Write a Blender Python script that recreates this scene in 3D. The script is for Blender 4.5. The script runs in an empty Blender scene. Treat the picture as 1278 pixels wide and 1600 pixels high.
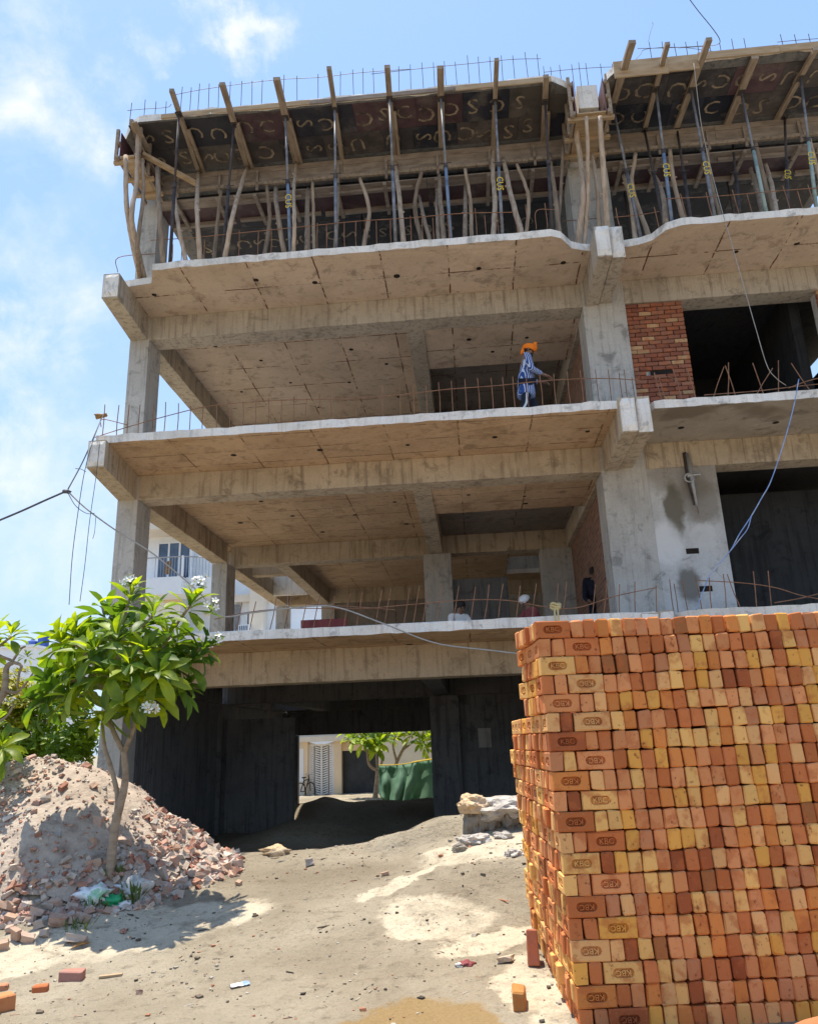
import bpy, bmesh, math, random
from mathutils import Vector, Matrix, noise
random.seed(11)
S = bpy.context.scene
COL = S.collection
R_ = math.radians

# ------------------------------------------------------------ camera
EYE = 1.6
FPX, DV, XV = 1200.0, 4000.0, 493.0           # focal length and vertical vanishing point measured on the photograph
PITCH, ROLL, YAW = math.atan(FPX / DV), math.atan((639 - XV) / DV), R_(-4.3)

def ray(u, v):
    x, y = (u - 639) / FPX, (v - 800) / FPX
    c, s = math.cos(ROLL), math.sin(ROLL)
    xr, up = c * x - s * y, -(s * x + c * y)
    a, b, z = xr, math.cos(PITCH) - up * math.sin(PITCH), math.sin(PITCH) + up * math.cos(PITCH)
    ca, sa = math.cos(YAW), math.sin(YAW)
    return Vector((a * ca + b * sa, -a * sa + b * ca, z))

def at(u, v, Y):
    r = ray(u, v)
    return Vector((0, 0, EYE)) + r * (Y / r.y)

def atz(u, v, Z):
    r = ray(u, v)
    return Vector((0, 0, EYE)) + r * ((Z - EYE) / r.z)

cam = bpy.data.cameras.new('camera')
cam_o = bpy.data.objects.new('camera', cam)
COL.objects.link(cam_o)
fw = ray(639, 800)
rt = ray(640, 800) - fw
dn = ray(639, 801) - fw
rt.normalize(); dn.normalize(); fw.normalize()
m = Matrix((rt, -dn, -fw)).transposed().to_4x4()
m.translation = (0, 0, EYE)
cam_o.matrix_world = m
cam.sensor_fit = 'HORIZONTAL'
cam.sensor_width = 36
cam.lens = 36 * FPX / 1278
cam.clip_end = 2000
S.camera = cam_o

# ------------------------------------------------------------ sky, sun, exposure
SUN_EL, SUN_AZ = R_(78), R_(-52)              # azimuth from +Y, negative = towards -X
sun_dir = Vector((math.sin(SUN_AZ) * math.cos(SUN_EL), math.cos(SUN_AZ) * math.cos(SUN_EL), math.sin(SUN_EL)))
W = bpy.data.worlds.new('World')
S.world = W
W.use_nodes = True
wn, wl = W.node_tree.nodes, W.node_tree.links
wn.clear()
def N(tree, t, **kw):
    n = tree.nodes.new(t)
    for k, v in kw.items():
        if k.startswith('i_'):
            n.inputs[k[2:].replace('_', ' ')].default_value = v
        elif k.startswith('n_'):
            n.inputs[int(k[2:])].default_value = v
        else:
            setattr(n, k, v)
    return n
wt = W.node_tree
sky = N(wt, 'ShaderNodeTexSky', sky_type='NISHITA', sun_disc=False, sun_elevation=SUN_EL, sun_rotation=SUN_AZ,
        air_density=1.0, dust_density=0.6, ozone_density=1.4)
tc = N(wt, 'ShaderNodeTexCoord')
# clouds: puffs in given directions of the sky, broken up by noise
CLOUDS = [((35, 115), .12, 1.0), ((100, 150), .06, .7), ((60, 470), .15, 1.0), ((150, 540), .09, .8), ((20, 680), .16, .85), ((130, 760), .13, .6), ((400, 45), .055, .9), ((250, 60), .045, .6), ((40, 900), .2, .5), ((-250, 300), .3, .9), ((-400, 700), .35, .9)]
cwn = N(wt, 'ShaderNodeTexNoise', i_Scale=5.0, i_Detail=8.0, i_Roughness=.65)
wl.new(tc.outputs['Generated'], cwn.inputs['Vector'])
cws = N(wt, 'ShaderNodeVectorMath', operation='MULTIPLY_ADD'); cws.inputs[1].default_value = (.34, .34, .34); cws.inputs[2].default_value = (-.17, -.17, -.17)
wl.new(cwn.outputs['Color'], cws.inputs[0])
cwa = N(wt, 'ShaderNodeVectorMath', operation='ADD'); wl.new(tc.outputs['Generated'], cwa.inputs[0]); wl.new(cws.outputs[0], cwa.inputs[1])
prev = None
for (u, v), rad, amp in CLOUDS:
    d = ray(u, v).normalized()
    dist = N(wt, 'ShaderNodeVectorMath', operation='DISTANCE')
    wl.new(cwa.outputs[0], dist.inputs[0]); dist.inputs[1].default_value = d
    mr = N(wt, 'ShaderNodeMapRange', interpolation_type='SMOOTHSTEP')
    mr.inputs['From Min'].default_value = rad; mr.inputs['From Max'].default_value = 0.0
    mr.inputs['To Min'].default_value = 0; mr.inputs['To Max'].default_value = amp
    wl.new(dist.outputs['Value'], mr.inputs['Value'])
    if prev is None: prev = mr.outputs[0]
    else:
        mx = N(wt, 'ShaderNodeMath', operation='MAXIMUM')
        wl.new(prev, mx.inputs[0]); wl.new(mr.outputs[0], mx.inputs[1]); prev = mx.outputs[0]
nz = N(wt, 'ShaderNodeTexNoise', noise_dimensions='3D', i_Scale=7.0, i_Detail=9.0, i_Roughness=.62, i_Distortion=.3)
wl.new(tc.outputs['Generated'], nz.inputs['Vector'])
nr = N(wt, 'ShaderNodeMapRange'); nr.inputs['From Min'].default_value = .38; nr.inputs['From Max'].default_value = .6
wl.new(nz.outputs[0], nr.inputs['Value'])
cm = N(wt, 'ShaderNodeMath', operation='MULTIPLY')
wl.new(prev, cm.inputs[0]); wl.new(nr.outputs[0], cm.inputs[1])
# thin summer haze: the low sky pales evenly all round
sep = N(wt, 'ShaderNodeSeparateXYZ'); wl.new(tc.outputs['Generated'], sep.inputs[0])
hz = N(wt, 'ShaderNodeMapRange', interpolation_type='SMOOTHSTEP')
hz.inputs['From Min'].default_value = .75; hz.inputs['From Max'].default_value = -.05
hz.inputs['To Min'].default_value = .62; hz.inputs['To Max'].default_value = .9
wl.new(sep.outputs['Z'], hz.inputs['Value'])
hz2 = N(wt, 'ShaderNodeMapRange', interpolation_type='SMOOTHSTEP'); hz2.inputs['From Min'].default_value = .2; hz2.inputs['From Max'].default_value = .75
wl.new(sep.outputs['Z'], hz2.inputs['Value'])
hzc = N(wt, 'ShaderNodeMix', data_type='RGBA'); hzc.inputs[6].default_value = (1.45, 2.03, 2.8, 1); hzc.inputs[7].default_value = (.92, 1.56, 2.78, 1)
wl.new(hz2.outputs[0], hzc.inputs[0])
mixh = N(wt, 'ShaderNodeMix', data_type='RGBA'); wl.new(hzc.outputs[2], mixh.inputs[7])
wl.new(hz.outputs[0], mixh.inputs[0]); wl.new(sky.outputs[0], mixh.inputs[6])
mixc = N(wt, 'ShaderNodeMix', data_type='RGBA'); mixc.inputs[7].default_value = (3.0, 3.08, 3.15, 1)
wl.new(cm.outputs[0], mixc.inputs[0]); wl.new(mixh.outputs[2], mixc.inputs[6])
bg = N(wt, 'ShaderNodeBackground'); bg.inputs['Strength'].default_value = 0.15
wl.new(mixc.outputs[2], bg.inputs[0])
wo = N(wt, 'ShaderNodeOutputWorld'); wl.new(bg.outputs[0], wo.inputs[0])

sl = bpy.data.lights.new('sun', 'SUN')
sl.energy = 3.3; sl.angle = R_(.53); sl.color = (1, .92, .79)
so = bpy.data.objects.new('sun', sl); COL.objects.link(so)
so.rotation_euler = (-sun_dir).to_track_quat('-Z', 'Y').to_euler()
so.location = (-10, 20, 40)

S.view_settings.view_transform = 'Standard'
S.view_settings.look = 'None'
S.view_settings.gamma = 1
S.view_settings.use_curve_mapping = False
S.view_settings.exposure = 1.25
S.render.engine = 'CYCLES'
S.cycles.max_bounces = 10
S.cycles.diffuse_bounces = 6
S.cycles.use_denoising = True

# ------------------------------------------------------------ helpers
def tag(o, label=None, cat=None, group=None, kind=None):
    if label: o['label'] = label
    if cat: o['category'] = cat
    if group: o['group'] = group
    if kind: o['kind'] = kind
    return o

def empty(name, loc=(0, 0, 0)):
    o = bpy.data.objects.new(name, None); COL.objects.link(o)
    o.location = loc; o.empty_display_size = .1
    return o

def link(name, me, mats=None, parent=None):
    if mats is not None and not me.materials:
        for mm in (mats if isinstance(mats, (list, tuple)) else [mats]): me.materials.append(mm)
    o = bpy.data.objects.new(name, me); COL.objects.link(o)
    if parent is not None:
        o.parent = parent
        t, p = Vector((0, 0, 0)), parent
        while p is not None:
            if p.type == 'EMPTY': t += p.location
            p = p.parent
        o.matrix_parent_inverse = Matrix.Translation(-t) if parent.type == 'EMPTY' else Matrix.Identity(4)
    return o

class MB:
    def __init__(s): s.v = []; s.f = []; s.m = []; s.c = None
    def add(s, vs, fs, mi=0):
        b = len(s.v); s.v += [tuple(p) for p in vs]
        s.f += [tuple(b + i for i in q) for q in fs]; s.m += [mi] * len(fs)
        return b
    def box(s, x0, x1, y0, y1, z0, z1, mi=0):
        s.add([(x0, y0, z0), (x1, y0, z0), (x1, y1, z0), (x0, y1, z0), (x0, y0, z1), (x1, y0, z1), (x1, y1, z1), (x0, y1, z1)],
              [(0, 3, 2, 1), (4, 5, 6, 7), (0, 1, 5, 4), (1, 2, 6, 5), (2, 3, 7, 6), (3, 0, 4, 7)], mi)
        return s
    def bar(s, p0, p1, w, h, up=(0, 0, 1), mi=0, w2=None, h2=None):
        p0, p1 = Vector(p0), Vector(p1); d = (p1 - p0).normalized(); up = Vector(up)
        if abs(d.dot(up)) > .99: up = Vector((0, 1, 0))
        a = d.cross(up).normalized(); b = a.cross(d).normalized()
        w2 = w2 or w; h2 = h2 or h
        vs = []
        for p, ww, hh in ((p0, w, h), (p1, w2, h2)):
            for i, j in ((-1, -1), (1, -1), (1, 1), (-1, 1)): vs.append(p + a * i * ww / 2 + b * j * hh / 2)
        s.add(vs, [(3, 2, 1, 0), (4, 5, 6, 7), (0, 1, 5, 4), (1, 2, 6, 5), (2, 3, 7, 6), (3, 0, 4, 7)], mi)
        return s
    def tube(s, pts, r, n=8, mi=0, cap=True):
        pts = [Vector(p) for p in pts]; k = len(pts)
        rr = r if isinstance(r, (list, tuple)) else [r] * k
        vs = []; a = None
        for i, p in enumerate(pts):
            d = (pts[min(i + 1, k - 1)] - pts[max(i - 1, 0)])
            d = d.normalized() if d.length > 1e-9 else Vector((0, 0, 1))
            if a is None:
                a = d.cross(Vector((0, 0, 1)) if abs(d.z) < .9 else Vector((1, 0, 0))).normalized()
            else:
                a = (a - d * a.dot(d)); a = a.normalized() if a.length > 1e-6 else d.orthogonal().normalized()
            b = d.cross(a)
            for j in range(n):
                t = 2 * math.pi * j / n
                vs.append(p + (a * math.cos(t) + b * math.sin(t)) * rr[i])
        fs = []
        for i in range(k - 1):
            for j in range(n):
                fs.append((i * n + j, i * n + (j + 1) % n, (i + 1) * n + (j + 1) % n, (i + 1) * n + j))
        if cap: fs += [tuple(range(n - 1, -1, -1)), tuple((k - 1) * n + j for j in range(n))]
        s.add(vs, fs, mi)
        return s
    def mesh(s, name, smooth=False):
        me = bpy.data.meshes.new(name); me.from_pydata(s.v, [], s.f)
        if any(s.m): me.polygons.foreach_set('material_index', s.m)
        if smooth: me.polygons.foreach_set('use_smooth', [True] * len(s.f))
        me.update(); return me
    def build(s, name, mats, parent=None, smooth=False):
        return link(name, s.mesh(name, smooth), mats, parent)

def curve_pts(ps, n=8):
    """Catmull-Rom through the points"""
    ps = [Vector(p) for p in ps]; out = []
    q = [ps[0] * 2 - ps[1]] + ps + [ps[-1] * 2 - ps[-2]]
    for i in range(1, len(q) - 2):
        for j in range(n):
            t = j / n
            a, b, c, d = q[i - 1], q[i], q[i + 1], q[i + 2]
            out.append(.5 * ((2 * b) + (c - a) * t + (2 * a - 5 * b + 4 * c - d) * t * t + (3 * b - a - 3 * c + d) * t ** 3))
    out.append(ps[-1]); return out

def nz3(p, s=1.0): return noise.noise(Vector(p) * s)

def lump(name, size, mat, seed=0, sub=3, amp=.25, freq=1.6, flat=0, parent=None, smooth=True):
    bm = bmesh.new(); bmesh.ops.create_icosphere(bm, subdivisions=sub, radius=1)
    for v in bm.verts:
        n = v.co.normalized()
        d = 1 + amp * noise.noise(n * freq + Vector((seed * 7.3, seed * 1.7, 0))) * 1.6 + amp * .5 * noise.noise(n * freq * 3 + Vector((seed, 3, 9)))
        v.co = Vector((n.x * size[0], n.y * size[1], n.z * size[2])) * d
        if flat and v.co.z < -size[2] * flat: v.co.z = -size[2] * flat
    me = bpy.data.meshes.new(name); bm.to_mesh(me); bm.free()
    if smooth: me.polygons.foreach_set('use_smooth', [True] * len(me.polygons))
    return link(name, me, mat, parent)

_txt = {}
def text_mesh(body, size, extrude=0.0, res=2, bold=0.0):
    key = (body, size, extrude, bold)
    if key not in _txt:
        cu = bpy.data.curves.new('t', 'FONT'); cu.body = body; cu.size = size; cu.extrude = extrude
        cu.align_x = 'CENTER'; cu.align_y = 'CENTER'; cu.resolution_u = res; cu.offset = bold
        ob = bpy.data.objects.new('t', cu); COL.objects.link(ob)
        dg = bpy.context.evaluated_depsgraph_get(); dg.update()
        me = bpy.data.meshes.new_from_object(ob.evaluated_get(dg))
        bpy.data.objects.remove(ob); bpy.data.curves.remove(cu)
        _txt[key] = me
    return _txt[key]

# ------------------------------------------------------------ materials
def newmat(name):
    mt = bpy.data.materials.new(name); mt.use_nodes = True
    t = mt.node_tree; t.nodes.clear()
    out = N(t, 'ShaderNodeOutputMaterial'); p = N(t, 'ShaderNodeBsdfPrincipled')
    t.links.new(p.outputs[0], out.inputs[0])
    p.inputs['Specular IOR Level'].default_value = .3
    return mt, t, p, out

def ramp(t, cols):
    r = N(t, 'ShaderNodeValToRGB'); e = r.color_ramp.elements
    while len(e) < len(cols): e.new(.5)
    for el, (pos, c) in zip(e, cols): el.position = pos; el.color = (*c, 1)
    return r

def noise_n(t, vec, scale, detail=6, rough=.6, dist=0.0):
    n = N(t, 'ShaderNodeTexNoise', i_Scale=scale, i_Detail=detail, i_Roughness=rough, i_Distortion=dist)
    if vec is not None: t.links.new(vec, n.inputs['Vector'])
    return n

def objvec(t, scale=(1, 1, 1), rnd=False, rot=(0, 0, 0)):
    tcn = N(t, 'ShaderNodeTexCoord'); mp = N(t, 'ShaderNodeMapping'); mp.inputs['Scale'].default_value = scale
    mp.inputs['Rotation'].default_value = rot
    src = tcn.outputs['Object']
    if rnd:
        oi = N(t, 'ShaderNodeObjectInfo'); ml = N(t, 'ShaderNodeMath', operation='MULTIPLY'); ml.inputs[1].default_value = 37.0
        t.links.new(oi.outputs['Random'], ml.inputs[0])
        ad = N(t, 'ShaderNodeVectorMath', operation='ADD'); t.links.new(src, ad.inputs[0]); t.links.new(ml.outputs[0], ad.inputs[1]); src = ad.outputs[0]
    t.links.new(src, mp.inputs[0]); return mp.outputs[0]

def mixrgb(t, fac, a, b, mode='MIX'):
    mx = N(t, 'ShaderNodeMix', data_type='RGBA', blend_type=mode)
    for s, i in ((fac, 0), (a, 6), (b, 7)):
        if hasattr(s, 'links') or hasattr(s, 'is_linked'): t.links.new(s, mx.inputs[i])
        elif i == 0: mx.inputs[0].default_value = s
        else: mx.inputs[i].default_value = (*s, 1)
    return mx.outputs[2]

def bump(t, p, height, strength=.3, dist=.02, prev=None):
    b = N(t, 'ShaderNodeBump'); b.inputs['Strength'].default_value = strength; b.inputs['Distance'].default_value = dist
    t.links.new(height, b.inputs['Height'])
    if prev is not None: t.links.new(prev, b.inputs['Normal'])
    t.links.new(b.outputs[0], p.inputs['Normal']); return b.outputs[0]

def maprange(t, v, a, b, c=0.0, d=1.0, smooth=True):
    mr = N(t, 'ShaderNodeMapRange'); mr.interpolation_type = 'SMOOTHSTEP' if smooth else 'LINEAR'
    for k, x in (('From Min', a), ('From Max', b), ('To Min', c), ('To Max', d)): mr.inputs[k].default_value = x
    t.links.new(v, mr.inputs['Value']); return mr.outputs[0]

def pbr(name, cols, scale=3, rough=.9, bs=.3, bscale=40, bdist=.01, detail=6, stretch=(1, 1, 1), rnd=False, spec=.3, metal=0):
    mt, t, p, out = newmat(name)
    vec = objvec(t, stretch, rnd)
    n = noise_n(t, vec, scale, detail)
    r = ramp(t, cols); t.links.new(n.outputs[0], r.inputs[0]); t.links.new(r.outputs[0], p.inputs['Base Color'])
    p.inputs['Roughness'].default_value = rough; p.inputs['Specular IOR Level'].default_value = spec; p.inputs['Metallic'].default_value = metal
    if bs: bump(t, p, noise_n(t, vec, bscale, 4).outputs[0], bs, bdist)
    return mt

def concrete(name, c1, c2, dark, streak=.35, lines=None, rust=(.13, .055, .025), stain=None, bs=.35, blots=()):
    """cast concrete: cloudy colour, run-down streaks, fine pits; optional rusty joint marks of the shuttering"""
    mt, t, p, out = newmat(name)
    vec = objvec(t)
    big = noise_n(t, vec, .9, 5, .6)
    r = ramp(t, [(.3, c2), (.52, c1), (.72, tuple(min(1, x * 1.12) for x in c1))]); t.links.new(big.outputs[0], r.inputs[0])
    col = r.outputs[0]
    st = noise_n(t, objvec(t, (7, 7, .45)), 1.6, 5, .65)
    col = mixrgb(t, maprange(t, st.outputs[0], .48, .68, 0, min(1, streak * 1.4)), col, dark)
    med = noise_n(t, vec, 5, 6, .7)
    col = mixrgb(t, maprange(t, med.outputs[0], .54, .7, 0, .55), col, tuple(x * .55 for x in c2))
    blot = noise_n(t, vec, 2.1, 7, .72, .6)
    col = mixrgb(t, maprange(t, blot.outputs[0], .54, .67, 0, .75), col, tuple(x * .48 for x in c2))
    col = mixrgb(t, maprange(t, blot.outputs[0], .42, .3, 0, .5), col, tuple(min(.8, x * 1.25) for x in c1))
    fine = noise_n(t, vec, 55, 3, .6)
    col = mixrgb(t, maprange(t, fine.outputs[0], .35, .7, .0, .22), col, tuple(x * .55 for x in c2))
    if lines:
        w, h, off = lines
        dv = N(t, 'ShaderNodeVectorMath', operation='ADD')
        wob = noise_n(t, vec, 2.5, 3); ws = N(t, 'ShaderNodeVectorMath', operation='SCALE'); ws.inputs['Scale'].default_value = .05
        t.links.new(wob.outputs['Color'], ws.inputs[0]); t.links.new(vec, dv.inputs[0]); t.links.new(ws.outputs[0], dv.inputs[1])
        bt = N(t, 'ShaderNodeTexBrick', offset=off, squash=1.0)
        bt.inputs['Scale'].default_value = 1; bt.inputs['Brick Width'].default_value = w; bt.inputs['Row Height'].default_value = h
        bt.inputs['Mortar Size'].default_value = .017; bt.inputs['Mortar Smooth'].default_value = .3
        bt.inputs['Color1'].default_value = (.42, .42, .42, 1); bt.inputs['Color2'].default_value = (.58, .58, .58, 1); bt.inputs['Mortar'].default_value = (.5, .5, .5, 1)
        t.links.new(dv.outputs[0], bt.inputs['Vector'])
        brk = maprange(t, noise_n(t, vec, 1.7, 5, .75).outputs[0], .465, .54)
        mk = N(t, 'ShaderNodeMath', operation='MULTIPLY'); t.links.new(bt.outputs['Fac'], mk.inputs[0]); t.links.new(brk, mk.inputs[1])
        col = mixrgb(t, mixfac(t, bt.outputs['Fac'], .13), col, tuple(x * .6 for x in c2))
        tone = N(t, 'ShaderNodeSeparateColor'); t.links.new(bt.outputs['Color'], tone.inputs[0])
        col = mixrgb(t, maprange(t, tone.outputs[0], .42, .58, 0, .3), col, tuple(x * .8 for x in c2))
        col = mixrgb(t, mk.outputs[0], col, rust)
        halo = maprange(t, noise_n(t, vec, 1.9, 7, .78).outputs[0], .535, .64, 0, .7)
        col = mixrgb(t, halo, col, tuple(.5 * a + .5 * b for a, b in zip(rust, c2)))
    if stain:
        sn = noise_n(t, objvec(t, (1, 1, .6)), stain[0], 3, .5)
        col = mixrgb(t, maprange(t, sn.outputs[0], stain[1], stain[1] + .1, 0, .85), col, stain[2])
    if blots:
        wn_ = noise_n(t, vec, 2.6, 6, .65); ws = N(t, 'ShaderNodeVectorMath', operation='SCALE'); ws.inputs['Scale'].default_value = .34; t.links.new(wn_.outputs['Color'], ws.inputs[0])
        wv = N(t, 'ShaderNodeVectorMath', operation='ADD'); t.links.new(vec, wv.inputs[0]); t.links.new(ws.outputs[0], wv.inputs[1])
        for (cx, cz), (sx, sz), c_, k_ in blots:
            mp = N(t, 'ShaderNodeMapping', vector_type='TEXTURE'); mp.inputs['Location'].default_value = (cx + .17, 0, cz + .17); mp.inputs['Scale'].default_value = (sx, 1e6, sz)
            t.links.new(wv.outputs[0], mp.inputs[0]); ln = N(t, 'ShaderNodeVectorMath', operation='LENGTH'); t.links.new(mp.outputs[0], ln.inputs[0])
            col = mixrgb(t, maprange(t, ln.outputs['Value'], 1.25, .7, 0, k_), col, c_)
    t.links.new(col, p.inputs['Base Color']); p.inputs['Roughness'].default_value = .92
    b1 = bump(t, p, med.outputs[0], bs, .02); bump(t, p, fine.outputs[0], bs, .006, b1)
    return mt

def mixfac(t, s, k):
    ml = N(t, 'ShaderNodeMath', operation='MULTIPLY'); ml.inputs[1].default_value = k; t.links.new(s, ml.inputs[0]); return ml.outputs[0]

M = {}
M['column'] = concrete('column_concrete', (.50, .47, .42), (.39, .365, .325), (.2, .18, .155), .3)
M['beam'] = concrete('beam_concrete', (.52, .42, .30), (.41, .32, .22), (.2, .15, .1), .5)
M['beam_grey'] = concrete('grey_beam_concrete', (.47, .405, .32), (.37, .31, .24), (.19, .15, .11), .5)
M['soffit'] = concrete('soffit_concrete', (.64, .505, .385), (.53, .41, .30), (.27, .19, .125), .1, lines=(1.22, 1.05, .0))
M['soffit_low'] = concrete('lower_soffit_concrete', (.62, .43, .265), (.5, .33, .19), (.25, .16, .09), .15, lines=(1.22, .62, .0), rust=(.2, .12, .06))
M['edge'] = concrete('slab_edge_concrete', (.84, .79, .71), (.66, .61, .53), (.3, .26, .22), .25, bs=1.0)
M['plaster'] = concrete('damp_plaster', (.55, .53, .5), (.42, .395, .36), (.2, .18, .15), .1, blots=[((3.95, 6.0), (.7, .45), (.2, .165, .12), .6), ((3.68, 5.35), (.17, .55), (.13, .11, .075), .9), ((4.15, 5.5), (.4, .45), (.17, .14, .1), .7), ((3.75, 4.0), (.2, .32), (.14, .125, .1), .85), ((3.05, 4.9), (.05, 1.3), (.17, .155, .13), .7), ((3.5, 4.75), (.28, .4), (.68, .66, .63), .8), ((4.15, 4.85), (.22, .22), (.6, .58, .54), .6)])
M['soffit_dim'] = concrete('shaded_soffit_concrete', (.30, .255, .21), (.22, .185, .15), (.12, .1, .08), .15, lines=(1.22, 1.05, 0))  # soffit colour darkened to stand in for shade deep inside
M['plaster2'] = concrete('damp_soffit_plaster', (.42, .36, .29), (.31, .26, .2), (.2, .16, .12), .05, stain=(.8, .5, (.2, .16, .115)))
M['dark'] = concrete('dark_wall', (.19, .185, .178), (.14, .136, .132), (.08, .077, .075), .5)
M['room'] = concrete('shaded_room_plaster', (.05, .049, .048), (.036, .035, .035), (.02, .02, .02), .5)  # near-black colour stands in for the shade of unlit rooms
M['hole'] = pbr('dark_hole', [(.3, (.012, .01, .008)), (.7, (.03, .02, .014))], 9, .9, 0)
M['rebar'] = pbr('rusty_steel', [(.3, (.16, .07, .035)), (.6, (.3, .15, .08)), (.8, (.2, .12, .085))], 9, .7, .5, 120, .002, spec=.4)
M['rebar_dark'] = pbr('dark_steel_bar', [(.3, (.05, .04, .045)), (.7, (.11, .09, .09))], 9, .6, 0)
M['timber'] = pbr('rough_sawn_timber', [(.25, (.16, .12, .085)), (.5, (.31, .24, .175)), (.75, (.40, .325, .25))], 5, .9, .5, 40, .004, stretch=(3, .6, 3), rnd=True)
M['timber_new'] = pbr('pale_shutter_board', [(.25, (.3, .2, .115)), (.5, (.42, .3, .18)), (.75, (.5, .38, .25))], 4, .9, .4, 40, .004, stretch=(.6, 3, 3), rnd=True)
M['timber_grey'] = pbr('weathered_shutter_board', [(.25, (.16, .12, .095)), (.5, (.27, .215, .17)), (.75, (.36, .3, .24))], 4, .9, .6, 40, .006, stretch=(.7, 3, 2), rnd=True)
M['pole'] = pbr('peeled_pole_wood', [(.25, (.25, .18, .12)), (.5, (.44, .33, .235)), (.75, (.56, .46, .35))], 6, .9, .6, 30, .008, stretch=(3, 3, .5), rnd=True)
M['pole_dark'] = pbr('dark_pole_wood', [(.25, (.15, .11, .075)), (.5, (.27, .2, .14)), (.75, (.38, .29, .21))], 6, .9, .6, 30, .008, stretch=(3, 3, .5), rnd=True)
M['steel'] = pbr('scuffed_grey_steel', [(.3, (.1, .095, .1)), (.5, (.2, .2, .21)), (.75, (.32, .31, .3))], 7, .6, .3, 60, .003, rnd=True, spec=.5, metal=.3)
M['steel_blue'] = pbr('blue_painted_steel', [(.3, (.09, .12, .17)), (.5, (.17, .22, .3)), (.75, (.27, .28, .3))], 6, .55, .3, 60, .003, rnd=True)
M['steel_green'] = pbr('pale_green_steel', [(.3, (.2, .26, .23)), (.5, (.32, .4, .35)), (.75, (.36, .36, .31))], 6, .6, .3, 60, .003, rnd=True)
M['steel_dark'] = pbr('dark_rusty_steel', [(.3, (.035, .03, .03)), (.6, (.075, .06, .055)), (.8, (.13, .09, .07))], 7, .7, .3, 60, .003, rnd=True)
M['yellow'] = pbr('yellow_paint', [(.35, (.75, .5, .03)), (.7, (.85, .62, .08))], 20, .7, 0)
M['chalk'] = pbr('faded_letter_paint', [(.35, (.05, .042, .038)), (.48, (.22, .175, .125)), (.7, (.42, .34, .23))], 5, .8, 0, rnd=True)
M['cable'] = pbr('black_cable', [(.3, (.06, .065, .075)), (.7, (.1, .105, .12))], 9, .6, 0)
M['cable_grey'] = pbr('grey_cable', [(.3, (.3, .28, .25)), (.7, (.42, .4, .36))], 9, .7, 0)
M['rope_blue'] = pbr('blue_rope', [(.3, (.14, .24, .5)), (.5, (.28, .38, .62)), (.7, (.55, .57, .62))], 5, .8, .4, 200, .002)
M['rope_yellow'] = pbr('yellow_rope', [(.3, (.5, .38, .16)), (.7, (.65, .53, .27))], 30, .9, .5, 200, .002)
M['white'] = pbr('white_paint', [(.3, (.74, .76, .77)), (.7, (.83, .84, .84))], 2, .8, .1)
M['cream'] = pbr('cream_paint', [(.3, (.74, .56, .36)), (.7, (.8, .63, .43))], 2, .85, .1)
M['cream2'] = pbr('pale_cream_paint', [(.3, (.7, .62, .5)), (.7, (.76, .68, .56))], 2, .85, .1)
M['jali'] = pbr('white_stone_screen', [(.3, (.72, .69, .64)), (.7, (.8, .77, .72))], 4, .85, .1)
M['gate'] = pbr('dark_gate_paint', [(.3, (.025, .027, .03)), (.7, (.05, .05, .055))], 3, .6, 0)
M['shirt_w'] = pbr('white_cloth', [(.3, (.7, .7, .7)), (.7, (.8, .8, .8))], 9, .9, .2)
M['orange'] = pbr('orange_cloth', [(.3, (.85, .19, .015)), (.7, (.95, .27, .02))], 8, .85, .5, 25, .02)
M['navy'] = pbr('navy_cloth', [(.3, (.012, .015, .028)), (.7, (.025, .028, .045))], 5, .9, .3)
M['skin'] = pbr('skin', [(.3, (.21, .115, .075)), (.7, (.27, .155, .1))], 9, .6, 0)
M['hair'] = pbr('black_hair', [(.3, (.012, .01, .009)), (.7, (.03, .025, .022))], 30, .6, .3)
M['red_cloth'] = pbr('dull_red_cloth', [(.3, (.2, .05, .06)), (.7, (.3, .09, .09))], 5, .9, .3)
M['tank'] = pbr('blue_plastic', [(.3, (.03, .07, .28)), (.7, (.05, .1, .36))], 3, .5, 0)
M['bark'] = pbr('frangipani_bark', [(.25, (.17, .125, .085)), (.5, (.31, .235, .165)), (.75, (.4, .33, .25))], 7, .9, .5, 28, .01, stretch=(1, 1, 2.2))
M['petal'] = pbr('white_petal', [(.3, (.8, .8, .74)), (.7, (.86, .86, .82))], 5, .7, 0)
M['petal_y'] = pbr('yellow_petal_heart', [(.3, (.8, .6, .1)), (.7, (.85, .66, .15))], 5, .7, 0)
M['metal'] = pbr('bare_metal', [(.3, (.28, .28, .28)), (.7, (.42, .42, .42))], 9, .4, .2, 80, .002, metal=.5)
M['rubber'] = pbr('black_rubber', [(.3, (.02, .02, .02)), (.7, (.04, .04, .04))], 5, .8, 0)

def stripes_mat():
    mt, t, p, out = newmat('striped_shirt_cloth')
    tcn = N(t, 'ShaderNodeTexCoord'); sp = N(t, 'ShaderNodeSeparateXYZ'); t.links.new(tcn.outputs['Object'], sp.inputs[0])
    ad = N(t, 'ShaderNodeMath', operation='ADD'); t.links.new(sp.outputs['X'], ad.inputs[0]); t.links.new(sp.outputs['Y'], ad.inputs[1])
    ml = N(t, 'ShaderNodeMath', operation='MULTIPLY'); ml.inputs[1].default_value = 26; t.links.new(ad.outputs[0], ml.inputs[0])
    fr = N(t, 'ShaderNodeMath', operation='FRACT'); t.links.new(ml.outputs[0], fr.inputs[0])
    k = maprange(t, fr.outputs[0], .6, .68)
    t.links.new(mixrgb(t, k, (.03, .075, .26), (.55, .6, .7)), p.inputs['Base Color']); p.inputs['Roughness'].default_value = .9
    return mt
M['stripes'] = stripes_mat()

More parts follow.
